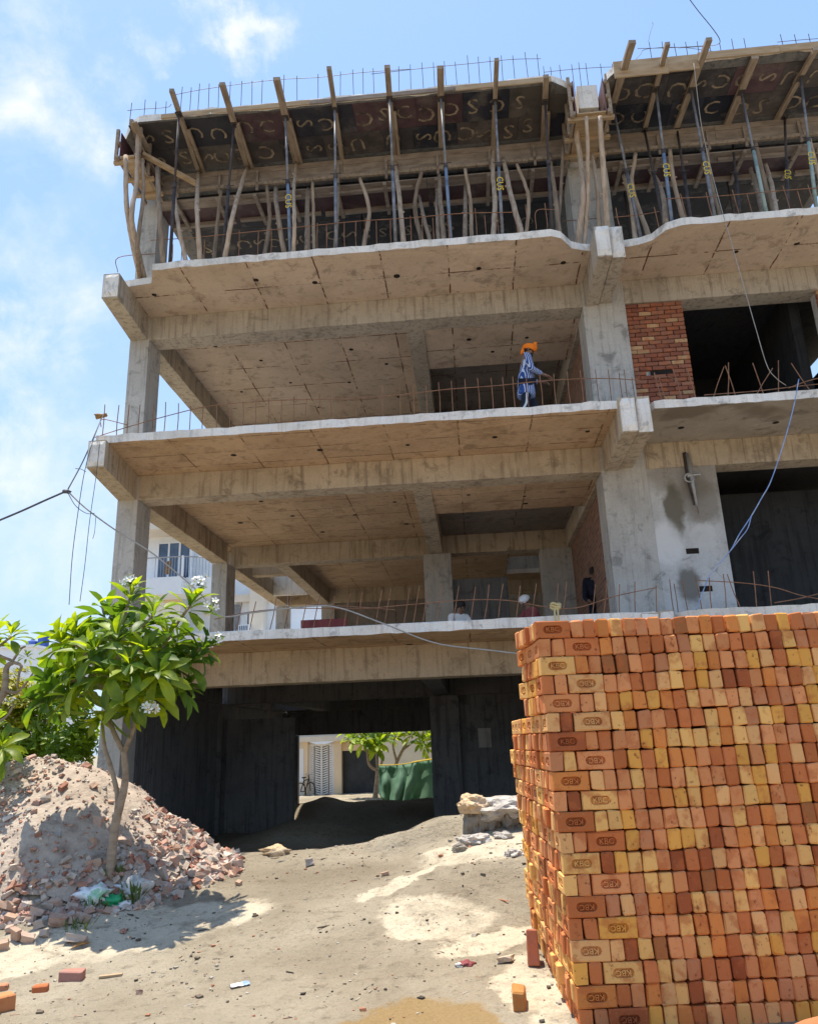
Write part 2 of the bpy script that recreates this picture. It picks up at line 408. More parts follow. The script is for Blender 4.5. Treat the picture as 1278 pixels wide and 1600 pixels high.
def glass_mat():
    mt, t, p, out = newmat('window_glass')
    n = noise_n(t, objvec(t), 1.2, 2); r = ramp(t, [(.3, (.05, .075, .12)), (.7, (.1, .15, .24))])
    t.links.new(n.outputs[0], r.inputs[0]); t.links.new(r.outputs[0], p.inputs['Base Color'])
    p.inputs['Roughness'].default_value = .08; p.inputs['Specular IOR Level'].default_value = .6
    return mt
M['glass'] = glass_mat()

def brick_mat(name, src, dusty=0):
    mt, t, p, out = newmat(name)
    if src == 'obj':
        oi = N(t, 'ShaderNodeObjectInfo'); base = oi.outputs['Color']
    else:
        at_ = N(t, 'ShaderNodeAttribute', attribute_name='Col'); base = at_.outputs['Color']
    vec = objvec(t, (1, 1, 1), src == 'obj')
    big = noise_n(t, vec, 9 if src == 'obj' else 8, 3, .55)
    flush = mixrgb(t, .62, base, (.47, .125, .035))
    edge = noise_n(t, vec, 22, 6, .75)
    ad = N(t, 'ShaderNodeMath', operation='MULTIPLY_ADD'); ad.inputs[1].default_value = .35; ad.inputs[2].default_value = -.175; t.links.new(edge.outputs[0], ad.inputs[0])
    sm = N(t, 'ShaderNodeMath', operation='ADD'); t.links.new(ad.outputs[0], sm.inputs[0]); t.links.new(big.outputs[0], sm.inputs[1])
    col = mixrgb(t, maprange(t, sm.outputs[0], .5, .68), base, flush)
    n2 = noise_n(t, vec, 40, 5, .7)
    col = mixrgb(t, maprange(t, n2.outputs[0], .55, .75, 0, .22), col, (.62, .42, .24))
    n3 = noise_n(t, vec, 25, 4, .7)
    col = mixrgb(t, maprange(t, n3.outputs[0], .6, .7, 0, .8), col, (.2, .055, .022))
    if dusty: col = mixrgb(t, maprange(t, noise_n(t, vec, 4, 6, .75).outputs[0], .38, .6, .2, dusty), col, (.42, .345, .27))
    t.links.new(col, p.inputs['Base Color']); p.inputs['Roughness'].default_value = .88
    b1 = bump(t, p, n2.outputs[0], .5, .004); bump(t, p, noise_n(t, vec, 160, 2).outputs[0], .4, .002, b1)
    return mt
M['brick'] = brick_mat('fired_clay', 'obj')
M['brick_dusty'] = brick_mat('dusty_fired_clay', 'obj', .75)
M['brick_vc'] = brick_mat('fired_clay_stack', 'vc')

def vc_mat(name, rough=.9, noise_amt=.35, scale=20):
    mt, t, p, out = newmat(name)
    at_ = N(t, 'ShaderNodeAttribute', attribute_name='Col')
    vec = objvec(t)
    n = noise_n(t, vec, scale, 5, .7)
    hs = N(t, 'ShaderNodeHueSaturation'); hs.inputs['Value'].default_value = .55; t.links.new(at_.outputs['Color'], hs.inputs['Color'])
    t.links.new(mixrgb(t, maprange(t, n.outputs[0], .45, .7, 0, noise_amt * 2), at_.outputs['Color'], hs.outputs[0]), p.inputs['Base Color'])
    p.inputs['Roughness'].default_value = rough; bump(t, p, n.outputs[0], .4, .006); return mt
M['rubble'] = vc_mat('rubble_pieces')

def obj_mat(name, rough=.7, dark=.5, scale=3, amt=.8):
    mt, t, p, out = newmat(name)
    oi = N(t, 'ShaderNodeObjectInfo'); vec = objvec(t, (1, 1, 1), True)
    n = noise_n(t, vec, scale, 6, .65)
    hs = N(t, 'ShaderNodeHueSaturation'); hs.inputs['Value'].default_value = dark; t.links.new(oi.outputs['Color'], hs.inputs['Color'])
    col = mixrgb(t, maprange(t, n.outputs[0], .4, .7, 0, amt), oi.outputs['Color'], hs.outputs[0])
    dust = noise_n(t, vec, scale * .6, 5, .7)
    col = mixrgb(t, maprange(t, dust.outputs[0], .5, .72, 0, .5), col, (.19, .165, .14))
    t.links.new(col, p.inputs['Base Color']); p.inputs['Roughness'].default_value = rough; bump(t, p, n.outputs[0], .2, .004); return mt
M['ply'] = obj_mat('film_faced_ply', .55)
M['painted'] = obj_mat('coloured_surface', .8, .75)

def leaf_mat(name, c, c2, tr=.35, rnd=True):
    mt, t, p, out = newmat(name)
    oi = N(t, 'ShaderNodeObjectInfo')
    vec = objvec(t, (1, 1, 1), rnd); n = noise_n(t, vec, 4 if rnd else 2.2, 3)
    ad = N(t, 'ShaderNodeMath', operation='ADD'); t.links.new(n.outputs[0], ad.inputs[0])
    ml = N(t, 'ShaderNodeMath', operation='MULTIPLY_ADD'); ml.inputs[1].default_value = .5 if rnd else 0; ml.inputs[2].default_value = -.25 if rnd else 0
    t.links.new(oi.outputs['Random'], ml.inputs[0]); t.links.new(ml.outputs[0], ad.inputs[1])
    r = ramp(t, [(.3, c), (.72, c2), (.93, c2), (.97, (.33, .2, .02) if rnd else c2)]); t.links.new(ad.outputs[0], r.inputs[0])
    t.links.new(r.outputs[0], p.inputs['Base Color']); p.inputs['Roughness'].default_value = .48; p.inputs['Specular IOR Level'].default_value = .45
    tl = N(t, 'ShaderNodeBsdfTranslucent')
    hs = N(t, 'ShaderNodeHueSaturation'); hs.inputs['Hue'].default_value = .48; hs.inputs['Value'].default_value = 2.3; hs.inputs['Saturation'].default_value = 1.05
    t.links.new(r.outputs[0], hs.inputs['Color']); t.links.new(hs.outputs[0], tl.inputs[0])
    ms = N(t, 'ShaderNodeMixShader'); ms.inputs[0].default_value = tr
    t.links.new(p.outputs[0], ms.inputs[1]); t.links.new(tl.outputs[0], ms.inputs[2]); t.links.new(ms.outputs[0], out.inputs[0])
    return mt
M['leaf'] = leaf_mat('frangipani_leaf', (.055, .12, .011), (.235, .32, .018), .48)
M['leaf2'] = leaf_mat('shrub_leaf', (.07, .15, .015), (.22, .32, .022), .48, False)
M['leaf_yellow'] = leaf_mat('yellow_shrub_leaf', (.16, .2, .012), (.36, .33, .02), .35, False)
M['weed'] = leaf_mat('weed_leaf', (.05, .1, .02), (.13, .17, .05), .3, False)

def tarp_mat():
    mt, t, p, out = newmat('green_shade_net')
    n = noise_n(t, objvec(t), 3, 5); r = ramp(t, [(.3, (.1, .21, .13)), (.7, (.18, .32, .22))]); t.links.new(n.outputs[0], r.inputs[0])
    t.links.new(r.outputs[0], p.inputs['Base Color']); p.inputs['Roughness'].default_value = .7
    tl = N(t, 'ShaderNodeBsdfTranslucent'); tl.inputs[0].default_value = (.2, .42, .28, 1)
    ms = N(t, 'ShaderNodeMixShader'); ms.inputs[0].default_value = .4
    t.links.new(p.outputs[0], ms.inputs[1]); t.links.new(tl.outputs[0], ms.inputs[2]); t.links.new(ms.outputs[0], out.inputs[0]); return mt
M['tarp'] = tarp_mat()

def sand_mat():
    mt, t, p, out = newmat('building_sand')
    vec = objvec(t)
    geo = N(t, 'ShaderNodeNewGeometry')
    big = noise_n(t, vec, .55, 5, .6, .4)
    r = ramp(t, [(.34, (.225, .185, .128)), (.5, (.30, .254, .182)), (.64, (.37, .32, .238))]); t.links.new(big.outputs[0], r.inputs[0])
    col = r.outputs[0]
    # dry pale patches of tipped sand, each with its own outline
    warp = noise_n(t, vec, 1.6, 5, .65)
    ws = N(t, 'ShaderNodeVectorMath', operation='SCALE'); ws.inputs['Scale'].default_value = .9; t.links.new(warp.outputs['Color'], ws.inputs[0])
    wv = N(t, 'ShaderNodeVectorMath', operation='ADD'); t.links.new(vec, wv.inputs[0]); t.links.new(ws.outputs[0], wv.inputs[1])
    acc = None
    for (cx, cy), (sx, sy), rot in PALE:
        mp = N(t, 'ShaderNodeMapping', vector_type='TEXTURE'); mp.inputs['Location'].default_value = (cx + .45, cy + .45, 0)
        mp.inputs['Rotation'].default_value = (0, 0, rot); mp.inputs['Scale'].default_value = (sx, sy, 1e6)
        t.links.new(wv.outputs[0], mp.inputs[0])
        ln = N(t, 'ShaderNodeVectorMath', operation='LENGTH'); t.links.new(mp.outputs[0], ln.inputs[0])
        f = maprange(t, ln.outputs['Value'], 1.1, .82)
        if acc is None: acc = f
        else:
            mx = N(t, 'ShaderNodeMath', operation='MAXIMUM'); t.links.new(acc, mx.inputs[0]); t.links.new(f, mx.inputs[1]); acc = mx.outputs[0]
    fade = maprange(t, noise_n(t, vec, 2.0, 8, .75).outputs[0], .32, .52, .2, 1)
    mk = N(t, 'ShaderNodeMath', operation='MULTIPLY'); t.links.new(acc, mk.inputs[0]); t.links.new(fade, mk.inputs[1])
    col = mixrgb(t, mk.outputs[0], col, (.58, .50, .37))
    med = noise_n(t, vec, 7, 6, .7)
    col = mixrgb(t, maprange(t, med.outputs[0], .52, .7, 0, .6), col, (.13, .102, .07))
    crumb = noise_n(t, vec, 24, 5, .75)
    col = mixrgb(t, maprange(t, crumb.outputs[0], .58, .7, 0, .6), col, (.1, .08, .055))
    col = mixrgb(t, maprange(t, crumb.outputs[0], .38, .28, 0, .5), col, (.42, .36, .27))
    fine = noise_n(t, vec, 90, 3, .7)
    col = mixrgb(t, maprange(t, fine.outputs[0], .5, .75, 0, .35), col, (.14, .115, .085))
    # a damp ochre patch where muddy water has sunk in
    mp = N(t, 'ShaderNodeMapping', vector_type='TEXTURE'); mp.inputs['Location'].default_value = (-.42 + .45, 5.2 + .45, 0); mp.inputs['Scale'].default_value = (.42, .5, 1e6)
    t.links.new(wv.outputs[0], mp.inputs[0]); ln = N(t, 'ShaderNodeVectorMath', operation='LENGTH'); t.links.new(mp.outputs[0], ln.inputs[0])
    damp = maprange(t, ln.outputs['Value'], 1.08, .84, 0, .85); col = mixrgb(t, damp, col, (.30, .195, .075))
    t.links.new(col, p.inputs['Base Color']); t.links.new(maprange(t, ln.outputs['Value'], 1.1, .9, .95, .5), p.inputs['Roughness'])
    b1 = bump(t, p, med.outputs[0], .8, .07); b2 = bump(t, p, crumb.outputs[0], .8, .025, b1); bump(t, p, fine.outputs[0], .5, .006, b2)
    return mt
PALE = [((-3.0, 7.15), (1.2, .48), .3), ((-4.4, 6.4), (1.2, .35), .2), ((.0, 8.35), (.62, .5), .3), ((-.45, 7.1), (.5, .34), -.35), ((-.75, 7.75), (.45, .13), .5), ((.05, 6.6), (.5, .2), .1), ((.3, 5.7), (.22, .6), .1)]
M['sand'] = sand_mat()
M['heap'] = pbr('dusty_rubble_sand', [(.3, (.22, .17, .13)), (.45, (.36, .29, .23)), (.6, (.44, .365, .29)), (.75, (.3, .2, .15))], 6, .95, .7, 25, .03)
M['red_sand'] = pbr('red_brick_dust', [(.3, (.4, .13, .05)), (.7, (.5, .19, .08))], 6, .95, .7, 60, .01)
M['mud'] = pbr('muddy_water', [(.3, (.26, .17, .065)), (.6, (.34, .235, .1)), (.8, (.36, .26, .13))], 1.5, .3, .12, 12, .01, spec=.25)
M['rock'] = pbr('broken_concrete', [(.25, (.26, .23, .2)), (.5, (.45, .41, .36)), (.75, (.58, .55, .5))], 5, .95, .9, 18, .03)
M['rock_o'] = pbr('orange_mortar_lump', [(.25, (.4, .27, .15)), (.5, (.55, .4, .24)), (.75, (.62, .5, .36))], 5, .95, .9, 18, .03)
M['sandrock'] = pbr('caked_sand', [(.25, (.2, .175, .14)), (.7, (.3, .27, .22))], 6, .95, .8, 25, .02)
M['bag'] = pbr('white_plastic_bag', [(.3, (.6, .6, .6)), (.52, (.78, .78, .78)), (.6, (.25, .55, .3)), (.7, (.75, .76, .75))], 6, .35, .5, 18, .02, spec=.5)
M['bag_green'] = pbr('green_plastic_bag', [(.3, (.01, .28, .1)), (.7, (.02, .36, .14))], 5, .3, .4, 18, .02, spec=.5)
M['bag_clear'] = pbr('dirty_plastic_film', [(.3, (.38, .36, .31)), (.7, (.6, .58, .53))], 6, .35, .6, 22, .02, spec=.5)
M['leafdry'] = pbr('dry_leaf', [(.3, (.18, .09, .03)), (.7, (.38, .22, .08))], 12, .8, .3)
def brickwall_mat():
    mt, t, p, out = newmat('brick_masonry')
    tcn = N(t, 'ShaderNodeTexCoord'); sp = N(t, 'ShaderNodeSeparateXYZ'); t.links.new(tcn.outputs['Object'], sp.inputs[0])
    ad = N(t, 'ShaderNodeMath', operation='ADD'); t.links.new(sp.outputs['X'], ad.inputs[0]); t.links.new(sp.outputs['Y'], ad.inputs[1])
    cb = N(t, 'ShaderNodeCombineXYZ'); t.links.new(ad.outputs[0], cb.inputs[0]); t.links.new(sp.outputs['Z'], cb.inputs[1])
    bt = N(t, 'ShaderNodeTexBrick'); bt.inputs['Scale'].default_value = 1; bt.inputs['Brick Width'].default_value = .24; bt.inputs['Row Height'].default_value = .087
    bt.inputs['Mortar Size'].default_value = .012; bt.inputs['Color1'].default_value = (.24, .1, .06, 1); bt.inputs['Color2'].default_value = (.38, .19, .11, 1); bt.inputs['Mortar'].default_value = (.25, .22, .19, 1)
    t.links.new(cb.outputs[0], bt.inputs['Vector']); t.links.new(bt.outputs['Color'], p.inputs['Base Color']); p.inputs['Roughness'].default_value = .9
    iv = N(t, 'ShaderNodeMath', operation='SUBTRACT'); iv.inputs[0].default_value = 1; t.links.new(bt.outputs['Fac'], iv.inputs[1]); bump(t, p, iv.outputs[0], .8, .012)
    return mt
M['brick_wall'] = brickwall_mat()
# ------------------------------------------------------------ ground
def sst(a, b, x):
    t = min(1, max(0, (x - a) / (b - a))); return t * t * (3 - 2 * t)
def interp(xs, x):
    if x <= xs[0][0]: return xs[0][1]
    for (x0, y0), (x1, y1) in zip(xs, xs[1:]):
        if x <= x1: return y0 + (y1 - y0) * (x - x0) / (x1 - x0)
    return xs[-1][1]
CREST = [(-9, .2), (-4, .38), (-2.9, .42), (-2.3, .43), (-1.35, .52), (-.85, .64), (-.45, .76), (.05, .86), (.4, .9), (1.5, .9), (3, .6), (6, .4)]
def mound(x, y):
    dx = (x + 4.8) if x > -4.8 else (x + 4.8) * .5
    d = math.sqrt(dx ** 2 + (1.3 * (y - 8.75)) ** 2 + .32 ** 2)
    h = 1.46 - .72 * d
    h += .17 * noise.noise(Vector((x * 1.1, y * 1.1, 3))) + .06 * noise.noise(Vector((x * 3.1, y * 3.1, 8)))
    return max(0, h) if h > .12 else max(0, .12 * math.exp((h - .12) / .12)) - .0
def ground(x, y):
    H = interp(CREST, x)
    ridge = 9.35 + .2 * noise.noise(Vector((x * .8, 0, 5)))
    up = sst(5.6, ridge, y) ** 1.15
    z = H * up
    # little scarp where the bank has been cut
    z -= .16 * sst(-1.5, -.9, x) * sst(7.6, 8.85, y) * (1 - sst(8.95, 9.15, y))
    if y > ridge:
        z = H * (1 - sst(ridge + .05, ridge + 1.7, y)) - .32 * sst(ridge + .5, ridge + 3.5, y)
        z += .45 * math.exp(-((x + 3.6) / 1.3) ** 2 - ((y - 17) / 1.0) ** 2) + .3 * math.exp(-((x + 1.6) / 1.6) ** 2 - ((y - 18.5) / .9) ** 2)
        z += sst(20.5, 22.5, y) * (1 - sst(23.4, 25.0, y)) * (.34 + .12 * math.exp(-((x + 4.4) / .5) ** 2) + .06 * noise.noise(Vector((x * 1.3, y, 3))))
    z += mound(x, y)
    z += .035 * noise.noise(Vector((x * .9, y * .9, 0))) * sst(3, 6.5, y) + .03 * noise.noise(Vector((x * 3, y * 3, 1))) * sst(5.2, 7, y) + .018 * noise.noise(Vector((x * 6.5, y * 6.5, 2))) * sst(4.5, 6, y)
    return z
def drop(u, v, y0=3.0, y1=30):
    """the point of the ground that the photograph shows there"""
    r = ray(u, v); o = Vector((0, 0, EYE)); y = y0
    while y < y1:
        p = o + r * (y / r.y)
        if p.z <= ground(p.x, p.y): return p
        y += .02
    return o + r * (y1 / r.y)

def grid_ground():
    vs, fs = [], []
    xs = [-60, -30, -16] + [-11 + .11 * i for i in range(150)] + [5.6, 6.5, 8, 10, 16, 30, 60]
    ys = [-60, -20, -8, -3, 0, 2] + [3 + .085 * i for i in range(100)] + [11.6 + .25 * i for i in range(60)] + [27, 29, 32, 36, 45, 60, 90]
    for y in ys:
        for x in xs: vs.append((x, y, ground(x, y)))
    n = len(xs)
    for j in range(len(ys) - 1):
        for i in range(n - 1): fs.append((j * n + i, j * n + i + 1, (j + 1) * n + i + 1, (j + 1) * n + i))
    me = bpy.data.meshes.new('ground'); me.from_pydata(vs, [], fs)
    me.polygons.foreach_set('use_smooth', [True] * len(fs))
    return link('ground', me, M['sand'])
g = grid_ground(); tag(g, kind='structure')
mb = MB(); mb.add([(-900, -900, -.5), (900, -900, -.5), (900, 900, -.5), (-900, 900, -.5)], [(0, 1, 2, 3)])
tag(mb.build('terrain', M['sand']), kind='structure')
# the heap of dusty rubble lies on the ground as its own skin
def skin(name, mat, cx, cy, rx, ry, thick, step, seed, edge=.25, kind='structure'):
    vs, fs, idx = [], [], {}
    nx, ny = int(2 * rx / step) + 1, int(2 * ry / step) + 1
    for j in range(ny):
        for i in range(nx):
            x, y = cx - rx + i * step, cy - ry + j * step
            if mound(x, y) < .07 + .08 * noise.noise(Vector((x * 3, y * 3, 7))): continue
            d = math.hypot((x - cx) / rx, (y - cy) / ry) + edge * noise.noise(Vector((x * 1.3, y * 1.3, seed)))
            if d < 1:
                idx[i, j] = len(vs)
                k = sst(1, .8, d) if False else min(1, (1 - d) / .2)
                vs.append((x, y, ground(x, y) + thick * k - .004 + .008 * (thick < .02)))
    for (i, j) in list(idx):
        if (i + 1, j) in idx and (i, j + 1) in idx and (i + 1, j + 1) in idx:
            fs.append((idx[i, j], idx[i + 1, j], idx[i + 1, j + 1], idx[i, j + 1]))
    me = bpy.data.meshes.new(name); me.from_pydata(vs, [], fs); me.polygons.foreach_set('use_smooth', [True] * len(fs))
    return tag(link(name, me, mat), kind=kind)
skin('rubble_mound', M['heap'], -5.4, 8.6, 3.2, 1.75, .05, .06, 2, .18)

# ------------------------------------------------------------ the concrete building
B = empty('unfinished_building', (-2, 13.3, 0))
tag(B, 'four storey bare concrete building frame under construction with open floors', 'building')
TOP = {1: 3.35, 2: 6.77, 3: 10.17, 4: 13.57}
TH = .14
BB = {1: 2.65, 2: 6.15, 3: 9.53}
HOLES = {1: [(0, 1, 2, 3)]}

def slab(name, outline, top, th, mats, parent, jag=.02, seed=0):
    """cast slab: ragged front edge, mats = (edge and top, underside)"""
    pts = []
    k = len(outline)
    for i, (x, y) in enumerate(outline):
        x1, y1 = outline[(i + 1) % k]
        L = math.hypot(x1 - x, y1 - y)
        n = max(1, int(L / .16)) if max(y, y1) < 13 else 1
        for j in range(n):
            t = j / n
            px, py = x + (x1 - x) * t, y + (y1 - y) * t
            if j: py += jag * 2 * noise.noise(Vector((px * 3, top, seed)))
            pts.append((px, py))
    n = len(pts); vs = []
    for px, py in pts:
        f = 1 if py < 13 else 0
        vs.append((px, py, top + f * jag * (noise.noise(Vector((px * 4, top, 1))) + .6 * noise.noise(Vector((px * 13, top, 1))))))
    for px, py in pts:
        f = 1 if py < 13 else 0
        vs.append((px, py + f * jag * 1.2 * noise.noise(Vector((px * 5, top, 8))), top - th + f * jag * .8 * noise.noise(Vector((px * 6, top, 4)))))
    fs = [tuple(range(n)), tuple(range(2 * n - 1, n - 1, -1))] + [(i, n + i, n + (i + 1) % n, (i + 1) % n) for i in range(n)]
    me = bpy.data.meshes.new(name); me.from_pydata(vs, [], fs)
    me.polygons.foreach_set('material_index', [0, 1] + [0] * n); me.update()
    bm = bmesh.new(); bm.from_mesh(me); bmesh.ops.recalc_face_normals(bm, faces=bm.faces); bm.to_mesh(me); bm.free()
    return link(name, me, list(mats), parent)

def beam(x0, x1, y0, y1, z0, z1, mat, name='beam', jit=.004):
    me = MB().box(x0, x1, y0, y1, z0, z1).mesh(name)
    bm = bmesh.new(); bm.from_mesh(me)
    L = max(x1 - x0, y1 - y0, z1 - z0)
    es = [e for e in bm.edges if e.calc_length() > .9 * L - .05]
    if L > 1: bmesh.ops.subdivide_edges(bm, edges=es, cuts=min(40, int(L / .25)), use_grid_fill=True)
    for v in bm.verts:
        v.co += Vector((noise.noise(v.co * 2.1), noise.noise(v.co * 2.3 + Vector((5, 0, 0))), noise.noise(v.co * 1.9 + Vector((0, 7, 0))))) * jit * 1.5
    eg = [e for e in bm.edges if len(e.link_faces) == 2 and e.calc_face_angle(0) > 1]
    bmesh.ops.bevel(bm, geom=eg, offset=.008, segments=1, affect='EDGES', clamp_overlap=True)
    bm.to_mesh(me); bm.free()
    return link(name, me, mat, B)

SL = {}
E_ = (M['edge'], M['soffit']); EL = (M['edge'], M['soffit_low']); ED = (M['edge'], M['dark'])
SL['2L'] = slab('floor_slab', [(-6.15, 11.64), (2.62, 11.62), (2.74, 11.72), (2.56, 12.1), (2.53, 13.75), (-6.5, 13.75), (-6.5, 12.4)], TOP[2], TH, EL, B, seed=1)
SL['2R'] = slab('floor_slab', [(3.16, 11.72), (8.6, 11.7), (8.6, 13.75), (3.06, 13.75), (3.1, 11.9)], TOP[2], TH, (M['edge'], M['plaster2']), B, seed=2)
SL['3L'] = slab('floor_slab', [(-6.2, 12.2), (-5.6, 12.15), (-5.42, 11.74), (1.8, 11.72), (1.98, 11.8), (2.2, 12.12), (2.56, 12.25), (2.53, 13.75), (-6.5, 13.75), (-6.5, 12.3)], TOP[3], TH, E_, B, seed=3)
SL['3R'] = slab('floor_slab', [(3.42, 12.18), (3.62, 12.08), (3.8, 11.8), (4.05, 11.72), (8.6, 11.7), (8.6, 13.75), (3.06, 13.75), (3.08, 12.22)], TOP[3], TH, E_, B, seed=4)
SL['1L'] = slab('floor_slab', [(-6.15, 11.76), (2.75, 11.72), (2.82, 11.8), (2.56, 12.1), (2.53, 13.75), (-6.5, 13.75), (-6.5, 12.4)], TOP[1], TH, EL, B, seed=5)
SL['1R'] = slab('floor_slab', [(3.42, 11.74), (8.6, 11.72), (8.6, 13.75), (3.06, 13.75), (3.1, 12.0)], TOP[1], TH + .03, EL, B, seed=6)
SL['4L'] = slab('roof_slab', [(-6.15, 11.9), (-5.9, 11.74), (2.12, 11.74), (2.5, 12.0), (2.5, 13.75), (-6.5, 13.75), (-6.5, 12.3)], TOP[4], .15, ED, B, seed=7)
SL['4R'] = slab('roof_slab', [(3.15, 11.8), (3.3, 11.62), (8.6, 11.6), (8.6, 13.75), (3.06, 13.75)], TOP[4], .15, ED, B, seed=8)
for L in (1, 2, 3, 4):
    t = TOP[L]
    sm = {1: ED, 2: EL, 3: E_, 4: ED}[L]
    def inner(x0, x1, y0, y1, tt=t, th=TH, m_=sm): return slab('floor_slab' if L < 4 else 'roof_slab', [(x0, y0), (x1, y0), (x1, y1), (x0, y1)], tt, th, m_, B)
    if L in (2, 3):
        inner(-6.5, -.602, 13.752, 19.3)
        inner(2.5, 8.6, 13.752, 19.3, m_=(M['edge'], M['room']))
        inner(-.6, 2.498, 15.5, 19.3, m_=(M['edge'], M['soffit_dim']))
        inner(-.6, 2.498, 13.752, 15.498, BB[L] + .18, .15)               # sunken wet-area slab
    else:
        inner(-6.5, 8.6, 13.752, 19.3)
    inner(-6.5, -6.1, 19.302, 25.6); inner(-4.7, 1.2, 19.302, 25.6); inner(2.4, 8.6, 19.302, 25.6)
    inner(-6.098, -4.702, 23.4, 25.6); inner(1.202, 2.398, 24.2, 25.6); inner(1.202, 2.398, 19.302, 21.8)
    if L == 4: continue
    z0, z1 = BB[L], t - TH
    bm_ = M['beam_grey'] if L == 3 else M['beam']
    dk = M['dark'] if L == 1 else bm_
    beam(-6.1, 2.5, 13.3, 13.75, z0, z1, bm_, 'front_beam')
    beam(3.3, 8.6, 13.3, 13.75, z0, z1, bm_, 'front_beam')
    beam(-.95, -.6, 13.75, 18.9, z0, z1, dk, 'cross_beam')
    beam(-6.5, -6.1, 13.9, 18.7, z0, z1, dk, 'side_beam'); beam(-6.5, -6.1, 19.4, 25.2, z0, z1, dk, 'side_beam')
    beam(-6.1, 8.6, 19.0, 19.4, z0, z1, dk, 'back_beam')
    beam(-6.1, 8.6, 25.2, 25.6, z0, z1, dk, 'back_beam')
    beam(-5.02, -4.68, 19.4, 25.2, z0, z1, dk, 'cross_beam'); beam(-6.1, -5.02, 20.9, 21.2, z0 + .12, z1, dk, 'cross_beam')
    beam(-6.1, -5.02, 23.3, 23.42, z0 - .02, t + .3, M['edge'] if L > 1 else dk, 'upstand')
    beam(2.5, 2.82, 14.0, 18.98, z0, z1, dk, 'cross_beam')
    # cantilever beams and their rough ends
    ye = {1: 11.75, 2: 11.5, 3: 11.75}[L]
    xe = {1: -6.2, 2: -6.2, 3: -6.34}[L]                                # the corner stub splays a little
    q_ = MB(); zt_ = z1 - .002
    q_.add([(xe, ye, z0), (xe + .3, ye, z0), (-6.14, 13.3, z0), (-6.48, 13.3, z0), (xe, ye, zt_), (xe + .3, ye, zt_), (-6.14, 13.3, zt_), (-6.48, 13.3, zt_)], [(0, 3, 2, 1), (4, 5, 6, 7), (0, 1, 5, 4), (1, 2, 6, 5), (2, 3, 7, 6), (3, 0, 4, 7)])
    q_.build('cantilever_beam', bm_, B)
    beam(2.55, 2.8, ye - .04, 13.3, z0, t - .02, bm_, 'cantilever_beam', .008); beam(2.815, 3.05, ye + .05, 13.3, z0 + .03, t + .015, bm_, 'cantilever_beam', .01)
for L in (1, 2, 3):
    # thin skins of rough concrete on the beam ends
    ye = {1: 11.75, 2: 11.5, 3: 11.75}[L]
    z0, t = BB[L], TOP[L]
    n = 7
    for (xa, xb, yy, zt) in ((2.555, 2.795, ye - .045, t - .03), (2.82, 3.045, ye + .045, t), ({1: -6.2, 2: -6.2, 3: -6.34}[L] + .005, {1: -6.2, 2: -6.2, 3: -6.34}[L] + .295, ye - .005, t - TH - .02)):
        vs = []
        for j in range(n):
            for i in range(n):
                x, z = xa + (xb - xa) * i / (n - 1), z0 + .02 + (zt - z0 - .02) * j / (n - 1)
                e = 0 if i in (0, n - 1) or j in (0, n - 1) else 1
                vs.append((x, yy + .004 - e * (.018 + .03 * abs(noise.noise(Vector((x * 14, z * 14, L))))), z))
        lump_ = MB(); lump_.add(vs, [(j * n + i, j * n + i + 1, (j + 1) * n + i + 1, (j + 1) * n + i) for j in range(n - 1) for i in range(n - 1)])
        lump_.build('beam_end', M['edge'], B)

def col(x0, x1, y0, y1, z0, z1, mat=None): return beam(x0, x1, y0, y1, z0, z1, mat or M['column'], 'column', .003)
for L in (0, 1, 2, 3):
    za = TOP[L] if L else -.45
    zb = BB[L + 1] if L < 3 else 12.9
    zc = zb if L < 3 else 13.3
    zd = zc if L == 3 else TOP[L + 1] - TH - .003
    col(-6.5, -6.1, 13.3, 13.9, za, zd); col(2.5, 3.3, 13.3, 14.0, za, zd if L == 3 else zd + TH - .03)
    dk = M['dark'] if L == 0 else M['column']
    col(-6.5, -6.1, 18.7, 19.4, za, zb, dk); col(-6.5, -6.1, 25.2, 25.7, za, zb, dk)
    col(-1.1, -.4, 18.9, 19.5, za, zb, dk); col(1.85, 2.62, 19.0, 19.6, za, zb, dk)
    if L: col(-4.95, -4.5, 25.2, 25.65, za, zb, dk)
    col(2.3, 2.8, 25.2, 25.7, za, zb, dk)

# walls ---------------------------------------------------------------------------------------
def wall(x0, x1, y0, y1, z0, z1, mat, name='wall', parent=B): return MB().box(x0, x1, y0, y1, z0, z1).build(name, mat, parent)
# ground floor: dark parking level
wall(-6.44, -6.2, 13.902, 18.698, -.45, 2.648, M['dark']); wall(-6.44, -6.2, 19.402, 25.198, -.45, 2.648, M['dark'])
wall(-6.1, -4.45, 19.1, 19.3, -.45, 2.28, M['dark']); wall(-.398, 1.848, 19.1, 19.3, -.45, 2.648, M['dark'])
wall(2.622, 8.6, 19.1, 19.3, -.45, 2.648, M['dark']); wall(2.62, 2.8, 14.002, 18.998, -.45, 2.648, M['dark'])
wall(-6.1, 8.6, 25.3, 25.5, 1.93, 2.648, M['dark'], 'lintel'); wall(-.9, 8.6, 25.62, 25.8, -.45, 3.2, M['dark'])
wall(-6.1, -5.82, 25.702, 25.9, -.45, 1.93, M['dark']); wall(-4.9, -.4, 25.7, 27.0, 1.95, 2.1, M['cream'], 'sunlit_soffit')  # cream colour stands in for sunlight on a slab underside
o = wall(.02, .32, 19.07, 19.098, 1.42, 1.86, M['column'], 'wall_patch')
